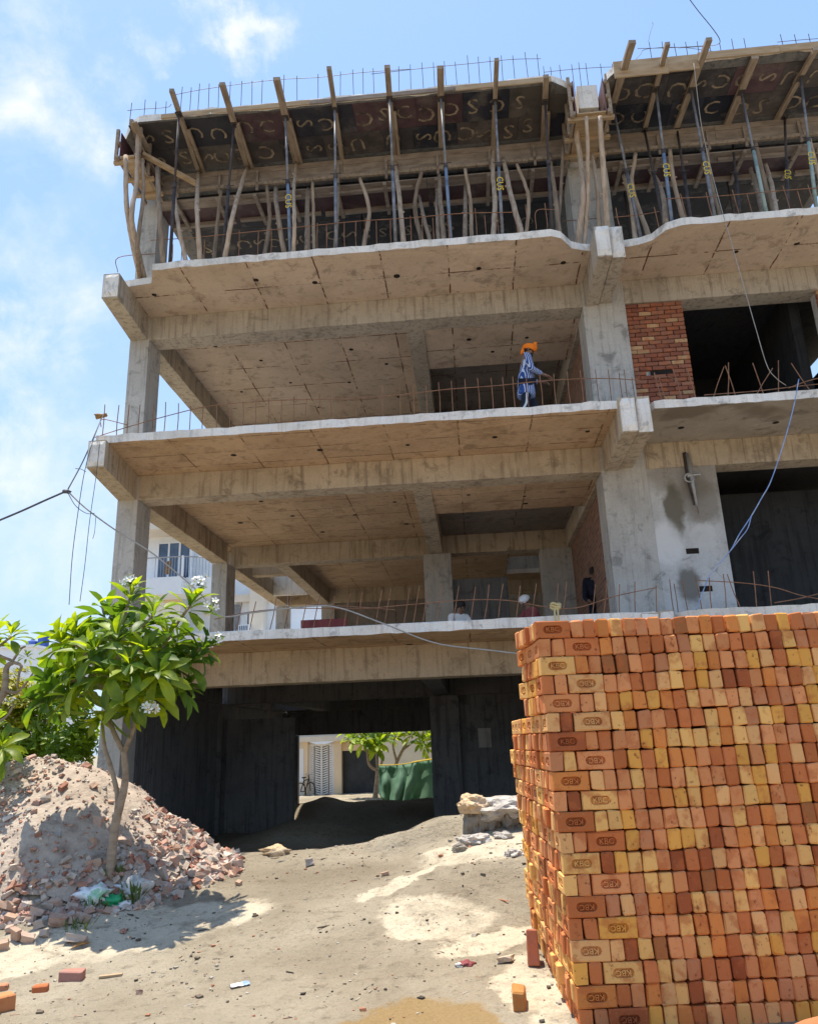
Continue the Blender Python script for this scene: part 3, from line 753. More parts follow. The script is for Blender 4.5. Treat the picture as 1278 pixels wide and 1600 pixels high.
# first and second floor: back and side walls added to darken the rooms, and brick cross walls
for L in (1, 2):
    za, zb = TOP[L], BB[L + 1]
    wall(2.82, 8.6, 25.3, 25.5, za, zb - .002, M['column']); wall(-.4, 2.3, 25.25, 25.45, za, zb - .002, M['column'])
    wall(2.62, 2.8, 14.002, 18.998, za, zb - .002, M['brick_wall'], 'cross_wall')
    wall(8.4, 8.6, 13.76, 25.1, za, zb, M['room'])  # side wall added to block light
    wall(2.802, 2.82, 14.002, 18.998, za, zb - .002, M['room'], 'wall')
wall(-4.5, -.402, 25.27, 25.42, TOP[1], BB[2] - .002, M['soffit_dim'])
wall(-6.098, -.402, 25.27, 25.42, TOP[2], BB[3] - .002, M['soffit_dim'])  # unseen wall added so the soffit darkens towards the rear
beam(2.54, 3.05, 12.3, 13.75, 12.76, 13.56, M['edge'], 'roof_beam')
wall(-.4, .98, 19.1, 19.3, TOP[1], TOP[1] + 2.15, M['dark'])
wall(-.395, 2.498, 18.6, 18.75, TOP[2], BB[3] - .002, M['room'])  # shade-toned wall added to darken the unlit back of this floor
wall(3.3, 8.4, 18.0, 18.2, TOP[2], TOP[3] - TH - .002, M['room']); wall(6.7, 6.9, 14.2, 17.9, TOP[2], TOP[3] - TH - .002, M['room'])  # walls added to block light and keep the room dark
# first floor right: plastered pier with socket boxes, dark room with a doorway
pw = MB()
X0, X1, ZA, ZB = 3.302, 4.5, TOP[1], BB[2]
boxes = [at(1082, 861, 13.32), at(1103, 920, 13.32)]
holes = [(p.x - .11, p.x + .11, p.z - .05, p.z + .05) for p in boxes]
holes.sort(key=lambda h: h[2])
z = ZA
for (a, b, c, d) in holes:
    pw.box(X0, X1, 13.32, 13.55, z, c); pw.box(X0, a, 13.32, 13.55, c, d); pw.box(b, X1, 13.32, 13.55, c, d); z = d
pw.box(X0, X1, 13.32, 13.55, z, ZB)
pier = pw.build('plaster_wall', M['plaster'], B)
for (a, b, c, d) in holes:
    k = MB().box(a + .004, b - .004, 13.335, 13.44, c + .004, d - .004); k.build('socket_box', M['hole'], pier)
wall(5.0, 8.4, 15.2, 15.35, TOP[1], BB[2], M['room'], 'room_wall'); wall(4.3, 5.0, 15.2, 15.35, TOP[1], BB[2], M['gate'], 'room_wall')  # near-black panel stands in for the shade in the doorway
# brick pier on the second floor: every brick laid on its own
PAL = [(.26, .1, .058), (.29, .12, .07), (.24, .085, .05), (.30, .13, .078), (.27, .105, .064), (.23, .08, .048)]
_bm = {}
def brick_mesh(L, D, H, var, chip=.0035):
    key = (L, D, H, var)
    if key in _bm: return _bm[key]
    rng = random.Random(hash(key) & 0xffff)
    bm = bmesh.new(); bmesh.ops.create_cube(bm, size=1)
    for v in bm.verts: v.co = Vector((v.co.x * L, v.co.y * D, v.co.z * H)) + Vector([rng.uniform(-chip, chip) for _ in range(3)])
    bmesh.ops.bevel(bm, geom=list(bm.edges), offset=rng.uniform(.005, .011), segments=1, affect='EDGES')
    for v in bm.verts: v.co += Vector([rng.uniform(-chip, chip) * .5 for _ in range(3)])
    if var % 3 == 0:
        c = rng.choice(list(bm.verts)).co.copy()
        for v in bm.verts:
            if (v.co - c).length < .03: v.co *= .93
    me = bpy.data.meshes.new('brick'); bm.to_mesh(me); bm.free(); me.materials.append(M['brick'])
    _bm[key] = me; return me
pierL = MB().box(3.31, 4.36, 13.4, 13.62, TOP[2], BB[3] - .002).build('brick_pier', M['plaster'], B)
pierR = MB().box(6.87, 8.38, 13.4, 13.62, TOP[2], BB[3] - .002).build('brick_pier', M['plaster'], B)
rng = random.Random(5)
sock = at(1037, 583, 13.38)
for pr, xa, xb in ((pierL, 3.305, 4.37), (pierR, 6.86, 7.35)):
    nr = 31; ph = (BB[3] - TOP[2]) / nr
    for r in range(nr):
        x = xa - (.12 if r % 2 else 0)
        while x < xb - .02:
            x0, x1 = max(x, xa), min(x + .228, xb); x += .239
            if x1 - x0 < .04: continue
            z = TOP[2] + (r + .5) * ph
            if pr is pierL and abs(z - sock.z) < .06 and x1 > sock.x - .12 and x0 < sock.x + .12: continue
            o = bpy.data.objects.new('brick', brick_mesh(.228, .08, ph - .012, rng.randrange(6))); COL.objects.link(o)
            o.parent = pr; o.location = ((x0 + x1) / 2, 13.385 + rng.uniform(-.006, .006), z); o.scale = ((x1 - x0) / .228, 1, 1)
            c = rng.choice(PAL) if rng.random() > .1 else (.44, .27, .14); f = rng.uniform(.85, 1.15)
            o.color = (c[0] * f, c[1] * f, c[2] * f, 1)
k = MB().box(sock.x - .24, sock.x + .22, 13.36, 13.398, sock.z - .05, sock.z + .055); k.build('socket_box', M['hole'], pierL)

# conduit boxes and holes in the undersides
def boxes_under(parent, z, pts, r=.055):
    mb = MB()
    for x, y in pts:
        rr = r * random.uniform(.7, 1.15)
        o = MB().tube([(x, y, z - .004), (x, y, z + .05)], rr, 10).build('ceiling_box', M['hole'], parent)
def under(pxs, Z): return [(p.x, p.y) for p in (atz(u, v, Z) for u, v in pxs)]
boxes_under(SL['3L'], TOP[3] - TH, under([(241, 460), (492, 441), (620, 431), (748, 419), (880, 410), (400, 437)], TOP[3] - TH))
boxes_under(SL['3R'], TOP[3] - TH, under([(1150, 393), (1245, 380)], TOP[3] - TH))
boxes_under(SL['2L'], TOP[2] - TH, under([(365, 711), (500, 703), (637, 695), (773, 683), (918, 674)], TOP[2] - TH))
boxes_under(SL['2R'], TOP[2] - TH, under([(1064, 668), (1212, 660)], TOP[2] - TH))
boxes_under(SL['1L'], TOP[1] - TH, under([(352, 1024), (500, 1016), (640, 1007), (760, 1003)], TOP[1] - TH))
inner2 = [(-5.2, 14.6), (-4.4, 15.4), (-3.2, 14.4), (-2.3, 15.2), (-4.0, 16.6), (-2.6, 16.8), (-1.6, 16.0), (-5.3, 16.9), (-1.5, 17.8), (-3.6, 18.1)]
boxes_under(SL['3L'], TOP[3] - TH, inner2); boxes_under(SL['2L'], TOP[2] - TH, [(x + .1, y - .1) for x, y in inner2])
boxes_under(SL['3L'], BB[3] + .03, [(.3, 14.3), (.8, 14.9), (1.5, 14.4)], .05); boxes_under(SL['2L'], BB[2] + .03, [(.1, 14.3), (1.2, 14.6), (1.25, 15.1)], .05)

# starter bars along the slab edges, and the long bars tied to them
def bars(parent, px, Z, Y, lean=(0, 0), h=.62, hj=.1, mat='rebar', r=.0075):
    rg = random.Random(int(Z * 100) + len(px))
    for u, vt in px:
        p = at(u, vt, Y)
        top = Vector((p.x, Y, p.z))
        hh = top.z - Z
        b = Vector((top.x - lean[0] * hh, Y - lean[1] * hh, Z - .05))
        MB().tube([b, (b + top) / 2 + Vector((rg.uniform(-.012, .012), 0, 0)), top], r, 6).build('starter_bar', M[mat], parent)
def tie(parent, pts, mat='rebar', r=.0075):
    MB().tube(curve_pts(pts, 5), r, 6).build('tie_bar', M[mat], parent)
# second floor
bars(SL['2L'], [(164, 632), (186, 633), (202, 632), (219, 632), (240, 632), (259, 628), (279, 630), (298, 634), (318, 632), (340, 628), (360, 629), (380, 627), (400, 625), (420, 622), (440, 624), (459, 620), (479, 623), (499, 614), (517, 618), (537, 617), (556, 618), (597, 603), (624, 601), (646, 602), (665, 600), (685, 597), (705, 595), (726, 592), (746, 591), (767, 590), (785, 589), (801, 588), (822, 587), (843, 585), (865, 584), (886, 580), (906, 578)], TOP[2], 11.78, (0, 0))
tie(SL['2L'], [at(146, 684, 11.76), at(190, 670, 11.76), at(260, 650, 11.76), at(330, 634, 11.76), at(420, 626, 11.76), at(520, 623, 11.76), at(560, 622, 11.76), at(640, 615, 11.76), at(700, 608, 11.76), at(780, 602, 11.76), at(860, 594, 11.76), at(940, 591, 11.76), at(1005, 594, 11.8)])
bars(SL['2L'], [(930, 577), (950, 577), (975, 577), (967, 582), (987, 589)], TOP[2], 12.9, (0, 0))
tie(SL['2L'], [at(158, 667, 12.1), at(160, 655, 12.1), at(200, 664, 12.1)])
bars(SL['2R'], [(1022, 582), (1030, 590), (1051, 576), (1073, 575)], TOP[2], 11.8, (-.13, 0))
bars(SL['2R'], [(1133, 571), (1176, 567)], TOP[2], 11.8, (-.15, 0)); bars(SL['2R'], [(1138, 566), (1216, 563)], TOP[2], 11.8, (.18, 0)); bars(SL['2R'], [(1131, 573)], TOP[2], 11.8, (.5, 0)); bars(SL['2R'], [(1207, 575)], TOP[2], 11.8, (.8, 0)); bars(SL['2R'], [(1236, 567)], TOP[2], 11.8, (-.45, 0))
tie(SL['2R'], [at(1100, 617, 11.8), at(1180, 611, 11.8), at(1240, 604, 11.8), at(1278, 600, 11.8)]); tie(SL['2R'], [at(1232, 606, 11.78), at(1262, 595, 11.78), at(1290, 588, 11.78)])
tie(SL['2R'], [at(1019, 588, 12.3), at(1050, 590, 12.3), at(1056, 600, 12.3)])
# first floor, bars leaning right
bars(SL['1L'], [(378, 942), (400, 940), (432, 935), (455, 934), (481, 934), (500, 930), (523, 931), (547, 928), (566, 926), (597, 922), (611, 920), (640, 919), (655, 918), (669, 918), (690, 914), (717, 915), (743, 917), (764, 914), (786, 912), (813, 915), (838, 912), (872, 912), (885, 909), (930, 914), (948, 906)], TOP[1], 11.8, (.22, 0))
bars(SL['1L'], [(968, 913), (992, 909), (1025, 915)], TOP[1], 11.85, (.12, 0))
tie(SL['1L'], [at(335, 968, 11.82), at(380, 958, 11.82), at(450, 951, 11.82), at(560, 951, 11.78), at(640, 945, 11.78), at(720, 938, 11.78), at(790, 938, 11.78), at(850, 948, 11.78), at(900, 950, 11.78), at(960, 932, 11.78), at(1026, 918, 11.78)])
tie(SL['1L'], [at(480, 944, 11.9), at(550, 948, 11.9), at(617, 953, 11.9)])
bars(SL['1R'], [(1108, 899), (1130, 897), (1177, 893), (1200, 892)], TOP[1], 11.8, (.08, 0)); bars(SL['1R'], [(1136, 897)], TOP[1], 11.8, (-.25, 0)); bars(SL['1R'], [(1066, 907), (1086, 900)], TOP[1], 12.6, (-.05, 0)); bars(SL['1R'], [(1046, 905), (1053, 912)], TOP[1], 12.6, (0, 0))
tie(SL['1R'], [at(1090, 907, 11.8), at(1160, 911, 11.8), at(1210, 918, 11.8), at(1250, 930, 11.8), at(1290, 938, 11.8)]); tie(SL['1R'], [at(1210, 942, 11.75), at(1250, 935, 11.75), at(1290, 925, 11.75)])
# third floor
bars(SL['3L'], [(270, 381), (285, 380), (320, 374), (354, 371), (374, 360), (404, 362), (424, 356), (460, 356), (481, 351), (496, 348), (510, 351), (538, 346), (556, 346), (571, 340), (588, 345), (610, 343), (641, 337), (659, 331), (676, 340), (699, 336), (742, 325), (757, 336), (777, 334), (806, 331), (821, 319), (851, 317)], TOP[3], 11.82, (0, 0), mat='rebar')
tie(SL['3L'], [at(235, 375, 11.84), at(300, 371, 11.84), at(360, 365, 11.8), at(460, 355, 11.8), at(560, 345, 11.8), at(640, 340, 11.8), at(720, 333, 11.8), at(803, 331, 11.8)])
tie(SL['3L'], [at(838, 358, 11.85), at(838, 329, 11.85), at(866, 327, 11.85)])
tie(SL['3L'], [at(184, 425, 12.2), at(185, 402, 12.2), at(243, 396, 12.2)])
tie(SL['3L'], [at(880, 345, 12.5), at(940, 340, 12.5)])
bars(SL['3R'], [(962, 324), (1022, 323), (1063, 302), (1103, 300), (1144, 296), (1167, 303), (1223, 290), (1246, 298), (1262, 288)], TOP[3], 11.85, (-.08, 0))
tie(SL['3R'], [at(960, 339, 12.2), at(1000, 335, 12.2), at(1030, 330, 12.1)]); tie(SL['3R'], [at(1040, 310, 11.85), at(1120, 306, 11.85), at(1200, 299, 11.85), at(1290, 292, 11.85)])
# roof
RB = (([(206, 160), (227, 155), (244, 158), (260, 158)], [(199, 172), (220, 170), (260, 167), (268, 162)]),
      ([(285, 135), (299, 136), (312, 130), (327, 130), (342, 131), (360, 127), (378, 126), (394, 126), (410, 124), (444, 116), (464, 118), (497, 115), (532, 111), (551, 108), (567, 106), (583, 106)], [(275, 147), (305, 141), (350, 134), (430, 124), (500, 120), (560, 113), (640, 107)]),
      ([(623, 103), (641, 100), (659, 97), (677, 97), (694, 95), (711, 96), (730, 86), (747, 88), (765, 88), (783, 86), (801, 86), (820, 81), (839, 84)], [(580, 115), (660, 106), (740, 98), (800, 92), (845, 91)]),
      ([(849, 103), (860, 104), (874, 101), (893, 100), (904, 97), (915, 98), (938, 99), (956, 99)], [(850, 112), (900, 107), (950, 104), (975, 105)]),
      ([(1014, 65), (1034, 64), (1053, 67), (1071, 65), (1089, 64), (1109, 72), (1124, 66), (1143, 60), (1162, 59)], [(996, 75), (1040, 74), (1080, 72), (1110, 70)]),
      ([(1219, 53), (1241, 53), (1263, 52)], [(1214, 65), (1245, 62), (1285, 59)]))
for i, (ps, tt) in enumerate(RB):
    par = SL['4L'] if i < 4 else SL['4R']
    bars(par, ps, TOP[4] - .12, 12.2 if i != 3 else 12.9, (0, 0), mat='rebar_dark', r=.0065)
    tie(par, [at(u, v, 12.2 if i != 3 else 12.9) for u, v in tt], 'rebar_dark', .006)

# ------------------------------------------------------------ shuttering under the roof slab
F = empty('roof_shuttering', (-2, 12.4, 13.2))
tag(F, 'timber and dark plywood shuttering under the topmost slab with planks poking out', 'formwork')
PLY = [(.075, .062, .058), (.03, .032, .045), (.095, .055, .06), (.055, .05, .052), (.02, .024, .038), (.09, .078, .068), (.036, .035, .044)]
ZP = TOP[4] - .155
rg = random.Random(4)
def ply(x0, x1, y0, y1, z=None, letters=True, c=None):
    z = ZP if z is None else z
    o = MB().box(x0 + .003, x1 - .003, y0 + .003, y1 - .003, z - .018 + rg.uniform(-.003, .003), z).build('plywood_panel', M['ply'], F)
    c = c or rg.choice(PLY); f = rg.uniform(.9, 1.2); o.color = (c[0] * f, c[1] * f, c[2] * f, 1)
    if letters:
        x = x0 + .2
        while x < x1 - .15:
            ch = rg.choice('SSCUC'); me = text_mesh(ch, rg.choice((.46, .52)))
            q = bpy.data.objects.new('painted_letter', me); COL.objects.link(q)
            if not me.materials: me.materials.append(M['chalk'])
            q.parent = o; q.location = (x, (y0 + y1) / 2 + rg.uniform(-.05, .05), z - .0235)
            q.rotation_euler = (math.pi, 0, rg.choice([0, math.pi, 1.57, -1.57, .2, 3.3]) + rg.uniform(-.15, .15))
            x += rg.uniform(.36, .5)
    return o
def deck(xs, rows, **kw):
    for (y0, y1) in rows:
        off = rg.uniform(0, .5)
        x = xs[0]
        while x < xs[1]:
            xe = min(xs[1], x + rg.choice([1.0, 1.22, .9, 1.22, .6]))
            if xs[1] - xe < .3: xe = xs[1]
            ply(x, xe, y0, y1, **kw); x = xe
deck((-6.14, 2.1), ((11.79, 12.5), (12.5, 13.1)))
deck((3.3, 8.55), ((11.8, 12.45), (12.45, 13.1)))
deck((2.1, 2.45), ((12.05, 12.5), (12.5, 13.1)))
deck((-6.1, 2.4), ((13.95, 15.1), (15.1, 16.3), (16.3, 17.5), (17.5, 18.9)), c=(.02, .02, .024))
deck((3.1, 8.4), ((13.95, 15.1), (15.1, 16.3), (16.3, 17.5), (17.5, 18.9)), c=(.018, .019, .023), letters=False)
def plank(p0, p1, w=.09, h=.07, mat='timber', name='plank', up=(0, 0, 1)):
    mb = MB(); d = (Vector(p1) - Vector(p0)); n = 4; pts = [Vector(p0) + d * i / n for i in range(n + 1)]
    return MB().bar(p0, p1, w, h, up).build(name, M[mat], F)
JX = [((268, 140), (311, 268)), ((347, 130), (386, 258)), ((432, 122), (463, 252)), ((514, 105), (536, 257)), ((605, 103), (616, 248)), ((688, 104), (690, 228)), ((776, 92), (770, 232)), ((853, 118), (848, 234)),
      ((988, 64), (948, 192)), ((1043, 67), (1008, 197)), ((1108, 60), (1056, 200)), ((1180, 88), (1128, 212)), ((1275, 75), (1210, 192))]
JP = []
for i, (a, b) in enumerate(JX):
    zj = ZP - .06
    p0, p1 = atz(*a, zj), atz(*b, zj)
    JP.append((p0, p1))
    mid = p0 + (p1 - p0) * .45
    j1 = Vector((0.03, 0, 0)) if i % 3 == 0 else Vector((0, 0, 0))
    plank(p0, p1, .085 + .02 * (i % 3), .075, 'timber', 'timber_joist')
    if i in (0, 1, 2, 4, 7):                                          # lapped second length
        plank(mid + Vector((.075, 0, -.03)), p1 + Vector((.1, .25, -.035)), .06, .07, 'timber', 'timber_joist')
# boards round the edge of the slab
ED_ = [(-5.45, -2.5, 11.725, 13.43, 13.53, 'timber_new'), (-2.5, .3, 11.72, 13.425, 13.51, 'timber_grey'), (.3, 2.1, 11.72, 13.41, 13.52, 'timber_new')]
for x0, x1, y, z0, z1, mt in ED_: MB().box(x0, x1 - .004, y - .012, y + .012, z0, z1).build('edge_board', M[mt], F)
for x0, x1, z0, z1 in ((3.22, 4.2, 13.17, 13.54), (4.2, 4.75, 13.2, 13.53), (4.75, 6.2, 13.40, 13.56), (6.2, 8.5, 13.40, 13.55)):
    MB().box(x0, x1 - .004, 11.55 - .015, 11.55 + .012, z0, z1).build('edge_board', M['timber_new'], F)
plank((3.25, 11.57, 13.34), (4.75, 11.57, 13.36), .05, .04, 'timber')
# shuttering of the front beam
YB = 13.12
for (xa, xb) in ((-6.1, 2.5), (3.1, 8.5)):
    x = xa
    while x < xb - .01:
        xe = min(xb, x + rg.uniform(1.6, 2.4))
        if xb - xe < .4: xe = xb
        for (z0, z1, dy) in ((13.19, 13.32, 0), (13.03, 13.186, .006), (12.885, 13.026, .002)):
            MB().box(x, xe - .006, YB + dy, YB + .028 + dy, z0, z1).build('side_board', M['timber_grey'], F)
        x = xe
    x = xa
    while x < xb - .01:
        xe = min(xb, x + rg.uniform(1.5, 2.6))
        MB().bar((x, YB - .04, 12.86 + rg.uniform(-.02, .02)), (xe - .01, YB - .04, 12.86 + rg.uniform(-.02, .02)), .06, .075).build('ledger', M['timber'], F)
        MB().box(x, xe - .01, YB + .03, YB + .32, 12.68, 12.70).build('soffit_board', M['timber_grey'], F)
        o = MB().box(x, xe - .01, YB + .324, YB + .8, 12.684, 12.70).build('plywood_panel', M['ply'], F); o.color = (.085, .045, .045, 1)
        MB().bar((x + .1, YB + .78, 12.64 + rg.uniform(-.03, .03)), (xe, YB + .78, 12.64 + rg.uniform(-.03, .03)), .07, .09).build('ledger', M['timber_grey'], F)
        if rg.random() < .75: MB().bar((x + .3, YB + .2, 12.645), (xe - .3, YB + .2, 12.645), .08, .06).build('ledger', M['timber_grey'], F)
        x = xe
    x = xa + .5
    while x < xb:
        MB().bar((x, YB - .05, 12.7), (x, YB - .05, 13.18), .05, .04, (0, 1, 0)).build('stud', M['timber_grey'], F)
        MB().bar((x - .05, YB - .04, 12.6), (x - .05, YB + .9, 12.6), .07, .07).build('cross_bearer', M['timber_grey'], F)
        x += rg.uniform(.7, 1.1)
# box of the beam stub beside the middle column and of the corner stub
for (xa, xb, yf) in ((2.5, 3.08, 11.85), (-6.3, -5.98, 11.85)):
    zt_ = 13.5 if xa > 0 else 13.3
    for xx in (xa, xb - .02):
        o = MB().box(xx, xx + .02, yf, 13.1, 12.75, zt_).build('plywood_panel', M['ply'], F); o.color = (.16, .075, .075, 1)
        for zz in (12.72, 13.06) + ((13.4,) if xa > 0 else ()):
            sx = -.03 if xx == xa else .05
            MB().bar((xx + sx, yf - .04, zz), (xx + sx, 13.2, zz), .05, .07).build('ledger', M['timber'], F)
        for yy in (yf + .02, yf + .45, yf + .95):
            sx = -.07 if xx == xa else .09
            MB().bar((xx + sx, yy, 12.68), (xx + sx, yy, zt_ + .1), .06, .05, (0, 1, 0)).build('stud', M['timber'], F)
    MB().box(xa + .021, xb - .021, yf, 13.1, 12.72, 12.748).build('side_board', M['timber_new'], F)
    for yy in (yf + .1, yf + .6, 12.9): MB().bar((xa - .14, yy, 12.68), (xb + .14, yy, 12.68), .07, .07).build('cross_bearer', M['timber_new'], F)
beam(2.6, 2.97, 11.95, 12.29, 12.95, 13.47, M['edge'], 'concrete_fill', .018)
plank(atz(222, 240, 12.95), atz(308, 287, 12.75), .1, .07, 'timber_new', 'diagonal_brace')
plank(atz(210, 190, 13.2), atz(232, 235, 13.1), .1, .03, 'timber_grey'); plank(atz(205, 188, 13.3), atz(228, 255, 13.25), .07, .09, 'timber')

# ------------------------------------------------------------ props
ORD = ['first', 'second', 'third', 'fourth', 'fifth', 'sixth', 'seventh', 'eighth', 'ninth', 'tenth', 'eleventh', 'twelfth', 'thirteenth', 'fourteenth', 'fifteenth', 'sixteenth', 'seventeenth', 'eighteenth', 'nineteenth', 'twentieth']
ZF = TOP[3]
def steel_prop(base, top, mat, label, marks=False, group='steel props under the roof shuttering', split=.52):
    base, top = Vector(base), Vector(top)
    e = empty('steel_prop', base); tag(e, label, 'prop', group)
    d = top - base; mid = base + d * split; n = d.normalized()
    MB().tube([base + n * .008, mid], .031, 10).build('outer_tube', M[mat], e, True)
    MB().tube([mid - n * .1, top - n * .008], .023, 10).build('inner_tube', M['steel' if mat != 'steel_dark' else 'steel_dark'], e, True)
    MB().tube([mid - n * .05, mid + n * .03], .042, 10).build('collar', M['steel_dark'], e)
    a = n.cross(Vector((0, 1, 0))).normalized()
    MB().tube([mid - a * .11 + n * .06, mid + a * .1 + n * .06], .009, 6).build('pin', M['steel_dark'], e)
    MB().box(base.x - .07, base.x + .07, base.y - .07, base.y + .07, base.z + .0, base.z + .008).build('base_plate', M['steel_dark'], e)
    MB().box(top.x - .06, top.x + .06, top.y - .07, top.y + .07, top.z - .008, top.z).build('head_plate', M['steel_dark'], e)
    if marks:
        me = text_mesh('CUS', .17)
        if not me.materials: me.materials.append(M['yellow'])
        o = link('painted_mark', me, None, None); o.parent = e; o.matrix_parent_inverse = Matrix.Identity(4)
        p = d * (split * .72)
        xd = -n; yd = Vector((0, -1, 0)).cross(xd).normalized(); zd = xd.cross(yd)
        mm = Matrix((xd, yd, zd)).transposed().to_4x4(); mm.translation = p + zd * .034 ; o.matrix_local = mm
    return e
def wood_prop(pts, r, mat, label, group='wooden props under the roof shuttering'):
    seed = random.random() * 50
    q = curve_pts(pts, 7); n = len(q)
    rr = [r * (1.12 - .3 * i / n) * (1 + .12 * noise.noise(Vector((i * .5, seed, 0)))) for i in range(n)]
    q = [p + Vector((.012 * noise.noise(Vector((i * .6, seed, 1))), .012 * noise.noise(Vector((i * .6, seed, 2))), 0)) for i, p in enumerate(q)]
    e = empty('wooden_prop', q[0]); tag(e, label, 'prop', group)
    MB().tube(q, rr, 9).build('pole', M[mat], e, True)
    # stub of a lopped branch, and the wedge it stands on
    i = random.randint(3, n - 4)
    MB().tube([q[i], q[i] + Vector((random.choice((-1, 1)) * r * 1.5, -.3 * r, .03))], [r * .5, r * .35], 6).build('branch_stub', M[mat], e)
    return e
def ymin(x): return 12.34 if x < -5.45 else 12.42 if 1.95 < x < 3.75 else 11.86
def base(u, v): return atz(u, v, ZF + .002)
def topj(i, f): p0, p1 = JP[i]; p = p0 + (p1 - p0) * f; return Vector((p.x, p.y, ZP - .1))
SP = [((258, 404), 0, .25, 'steel_dark', 0), ((340, 394), 1, .45, 'steel_dark', 0), ((448, 384), 2, .42, 'steel_blue', 1), ((521, 379), 3, .38, 'steel', 0), ((616, 371), 4, .3, 'steel', 0), ((704, 364), 5, .35, 'steel_blue', 0), ((786, 357), 6, .42, 'steel', 1), ((864, 356), 7, .3, 'steel_dark', 0),
      ((1012, 358), 8, .75, 'steel', 1), ((1053, 342), 9, .5, 'steel_blue', 1), ((1123, 333), 10, .52, 'steel', 1), ((1205, 326), 11, .4, 'steel_green', 0), ((1282, 322), 12, .35, 'steel_green', 1)]
for k, (b, j, f, mt, mk) in enumerate(SP):
    side = 'under the %s plank from the left' % ORD[j] if j < 8 else 'under the %s plank right of the column' % ORD[j - 8]
    cl = {'steel': 'grey', 'steel_blue': 'bluish', 'steel_dark': 'dark rusty', 'steel_green': 'pale green'}[mt]
    bp = base(*b)
    bp.y = max(bp.y, ymin(bp.x))
    steel_prop(bp, topj(j, f), mt, '%s steel prop%s %s' % (cl, ' with yellow marks' if mk else '', side), mk)
def pxt(u, v, z): return atz(u, v, z)
WP = [([base(205, 421), pxt(199, 330, 11.4), pxt(197, 243, 12.62)], .05, 'pole', 'straight pale pole, leftmost of all props at the corner'),
      ([base(215, 425), pxt(206, 345, 11.0), pxt(213, 285, 12.0), pxt(216, 205, 13.3)], .045, 'pole', 'crooked wooden pole just right of the leftmost corner pole'),
      ([base(203, 421), pxt(215, 385, 10.5), pxt(224, 300, 11.8), pxt(222, 250, 12.6)], .04, 'pole_dark', 'slanting wooden pole crossing behind the corner poles'),
      ([base(250, 408), pxt(250, 340, 11.2), pxt(246, 262, 12.65)], .05, 'pole_dark', 'thick brown pole standing in front of the left column'),
      ([base(284, 400), pxt(279, 355, 11), pxt(273, 308, 12.0)], .04, 'pole', 'short pole leaning behind the first steel prop'),
      ([base(307, 400), pxt(308, 330, 11.3), topj(0, .97)], .042, 'pole', 'straight pale pole at the inner end of the first plank'),
      ([base(345, 397), pxt(365, 330, 11.2), topj(1, 1.0)], .042, 'pole', 'slanting pale pole at the inner end of the second plank'),
      ([base(438, 384), pxt(432, 320, 11.4), pxt(431, 293, 12.55)], .045, 'pole_dark', 'pole left of the blue prop under the third plank'),
      ([base(453, 384), pxt(460, 345, 10.8), pxt(459, 300, 11.8), topj(2, .99)], .035, 'pole', 'bent thin pole at the inner end of the third plank'),
      ([base(476, 385), pxt(480, 330, 11.6), pxt(481, 295, 12.55)], .05, 'pole_dark', 'stout pole between the third and fourth planks'),
      ([base(520, 379), pxt(527, 330, 11.4), pxt(529, 288, 12.55)], .035, 'pole_dark', 'thin pole meeting the foot of the fourth steel prop'),
      ([base(629, 371), pxt(623, 300, 11.7), topj(4, .98)], .045, 'pole', 'brown pole at the inner end of the fifth plank'),
      ([base(672, 371), pxt(660, 330, 11.2), pxt(655, 305, 12.5)], .035, 'pole_dark', 'leaning dark pole left of the sixth plank'),
      ([base(684, 369), pxt(683, 320, 11.4), pxt(682, 296, 12.5)], .035, 'pole_dark', 'thin upright pole left of the sixth steel prop'),
      ([base(693, 367), pxt(688, 310, 11.5), pxt(686, 273, 12.6)], .045, 'pole_dark', 'thick pole close beside the sixth steel prop'),
      ([base(726, 366), pxt(727, 320, 11.4), pxt(727, 290, 12.5)], .04, 'pole_dark', 'upright dark pole between the sixth and seventh planks'),
      ([base(771, 362), pxt(773, 315, 11.2), pxt(770, 270, 12.2), topj(6, .98)], .045, 'pole', 'kinked pole at the inner end of the seventh plank'),
      ([base(817, 359), pxt(800, 310, 11.3), pxt(786, 248, 12.85)], .05, 'pole', 'slanting pale pole just right of the seventh steel prop'),
      ([base(880, 372), pxt(868, 310, 11.4), pxt(858, 240, 12.9)], .045, 'pole_dark', 'slanting brown pole crossing the eighth steel prop'),
      ([base(874, 358), pxt(876, 300, 11.6), pxt(880, 225, 12.95)], .035, 'pole_dark', 'thin pole left of the middle column'),
      ([base(905, 368), pxt(911, 300, 11.3), pxt(905, 240, 12.3), pxt(894, 160, 13.2)], .055, 'pole', 'knobbly pale pole in front of the middle column, left one'),
      ([base(918, 362), pxt(919, 290, 11.4), pxt(916, 182, 12.62)], .04, 'pole', 'straight pole in the centre of the middle column'),
      ([base(944, 368), pxt(933, 300, 11.4), pxt(925, 240, 12.55)], .04, 'pole', 'leaning pole on the right half of the middle column'),
      ([base(957, 366), pxt(944, 290, 11.3), pxt(937, 182, 12.62)], .055, 'pole', 'thick pale pole along the right edge of the middle column'),
      ([base(1001, 362), pxt(985, 310, 11.4), pxt(974, 274, 12.5)], .045, 'pole', 'leaning pole left of the first right-hand steel prop'),
      ([base(1041, 350), pxt(1034, 300, 11.2), pxt(1014, 262, 12.5)], .05, 'pole_dark', 'bent dark pole left of the second right-hand steel prop'),
      ([base(1197, 333), pxt(1184, 300, 11.3), pxt(1172, 262, 12.5)], .05, 'pole_dark', 'bent brown pole left of the pale green prop'),
      ([base(1218, 328), pxt(1206, 290, 11.4), pxt(1196, 255, 12.6)], .04, 'pole', 'leaning pole just right of the pale green prop')]
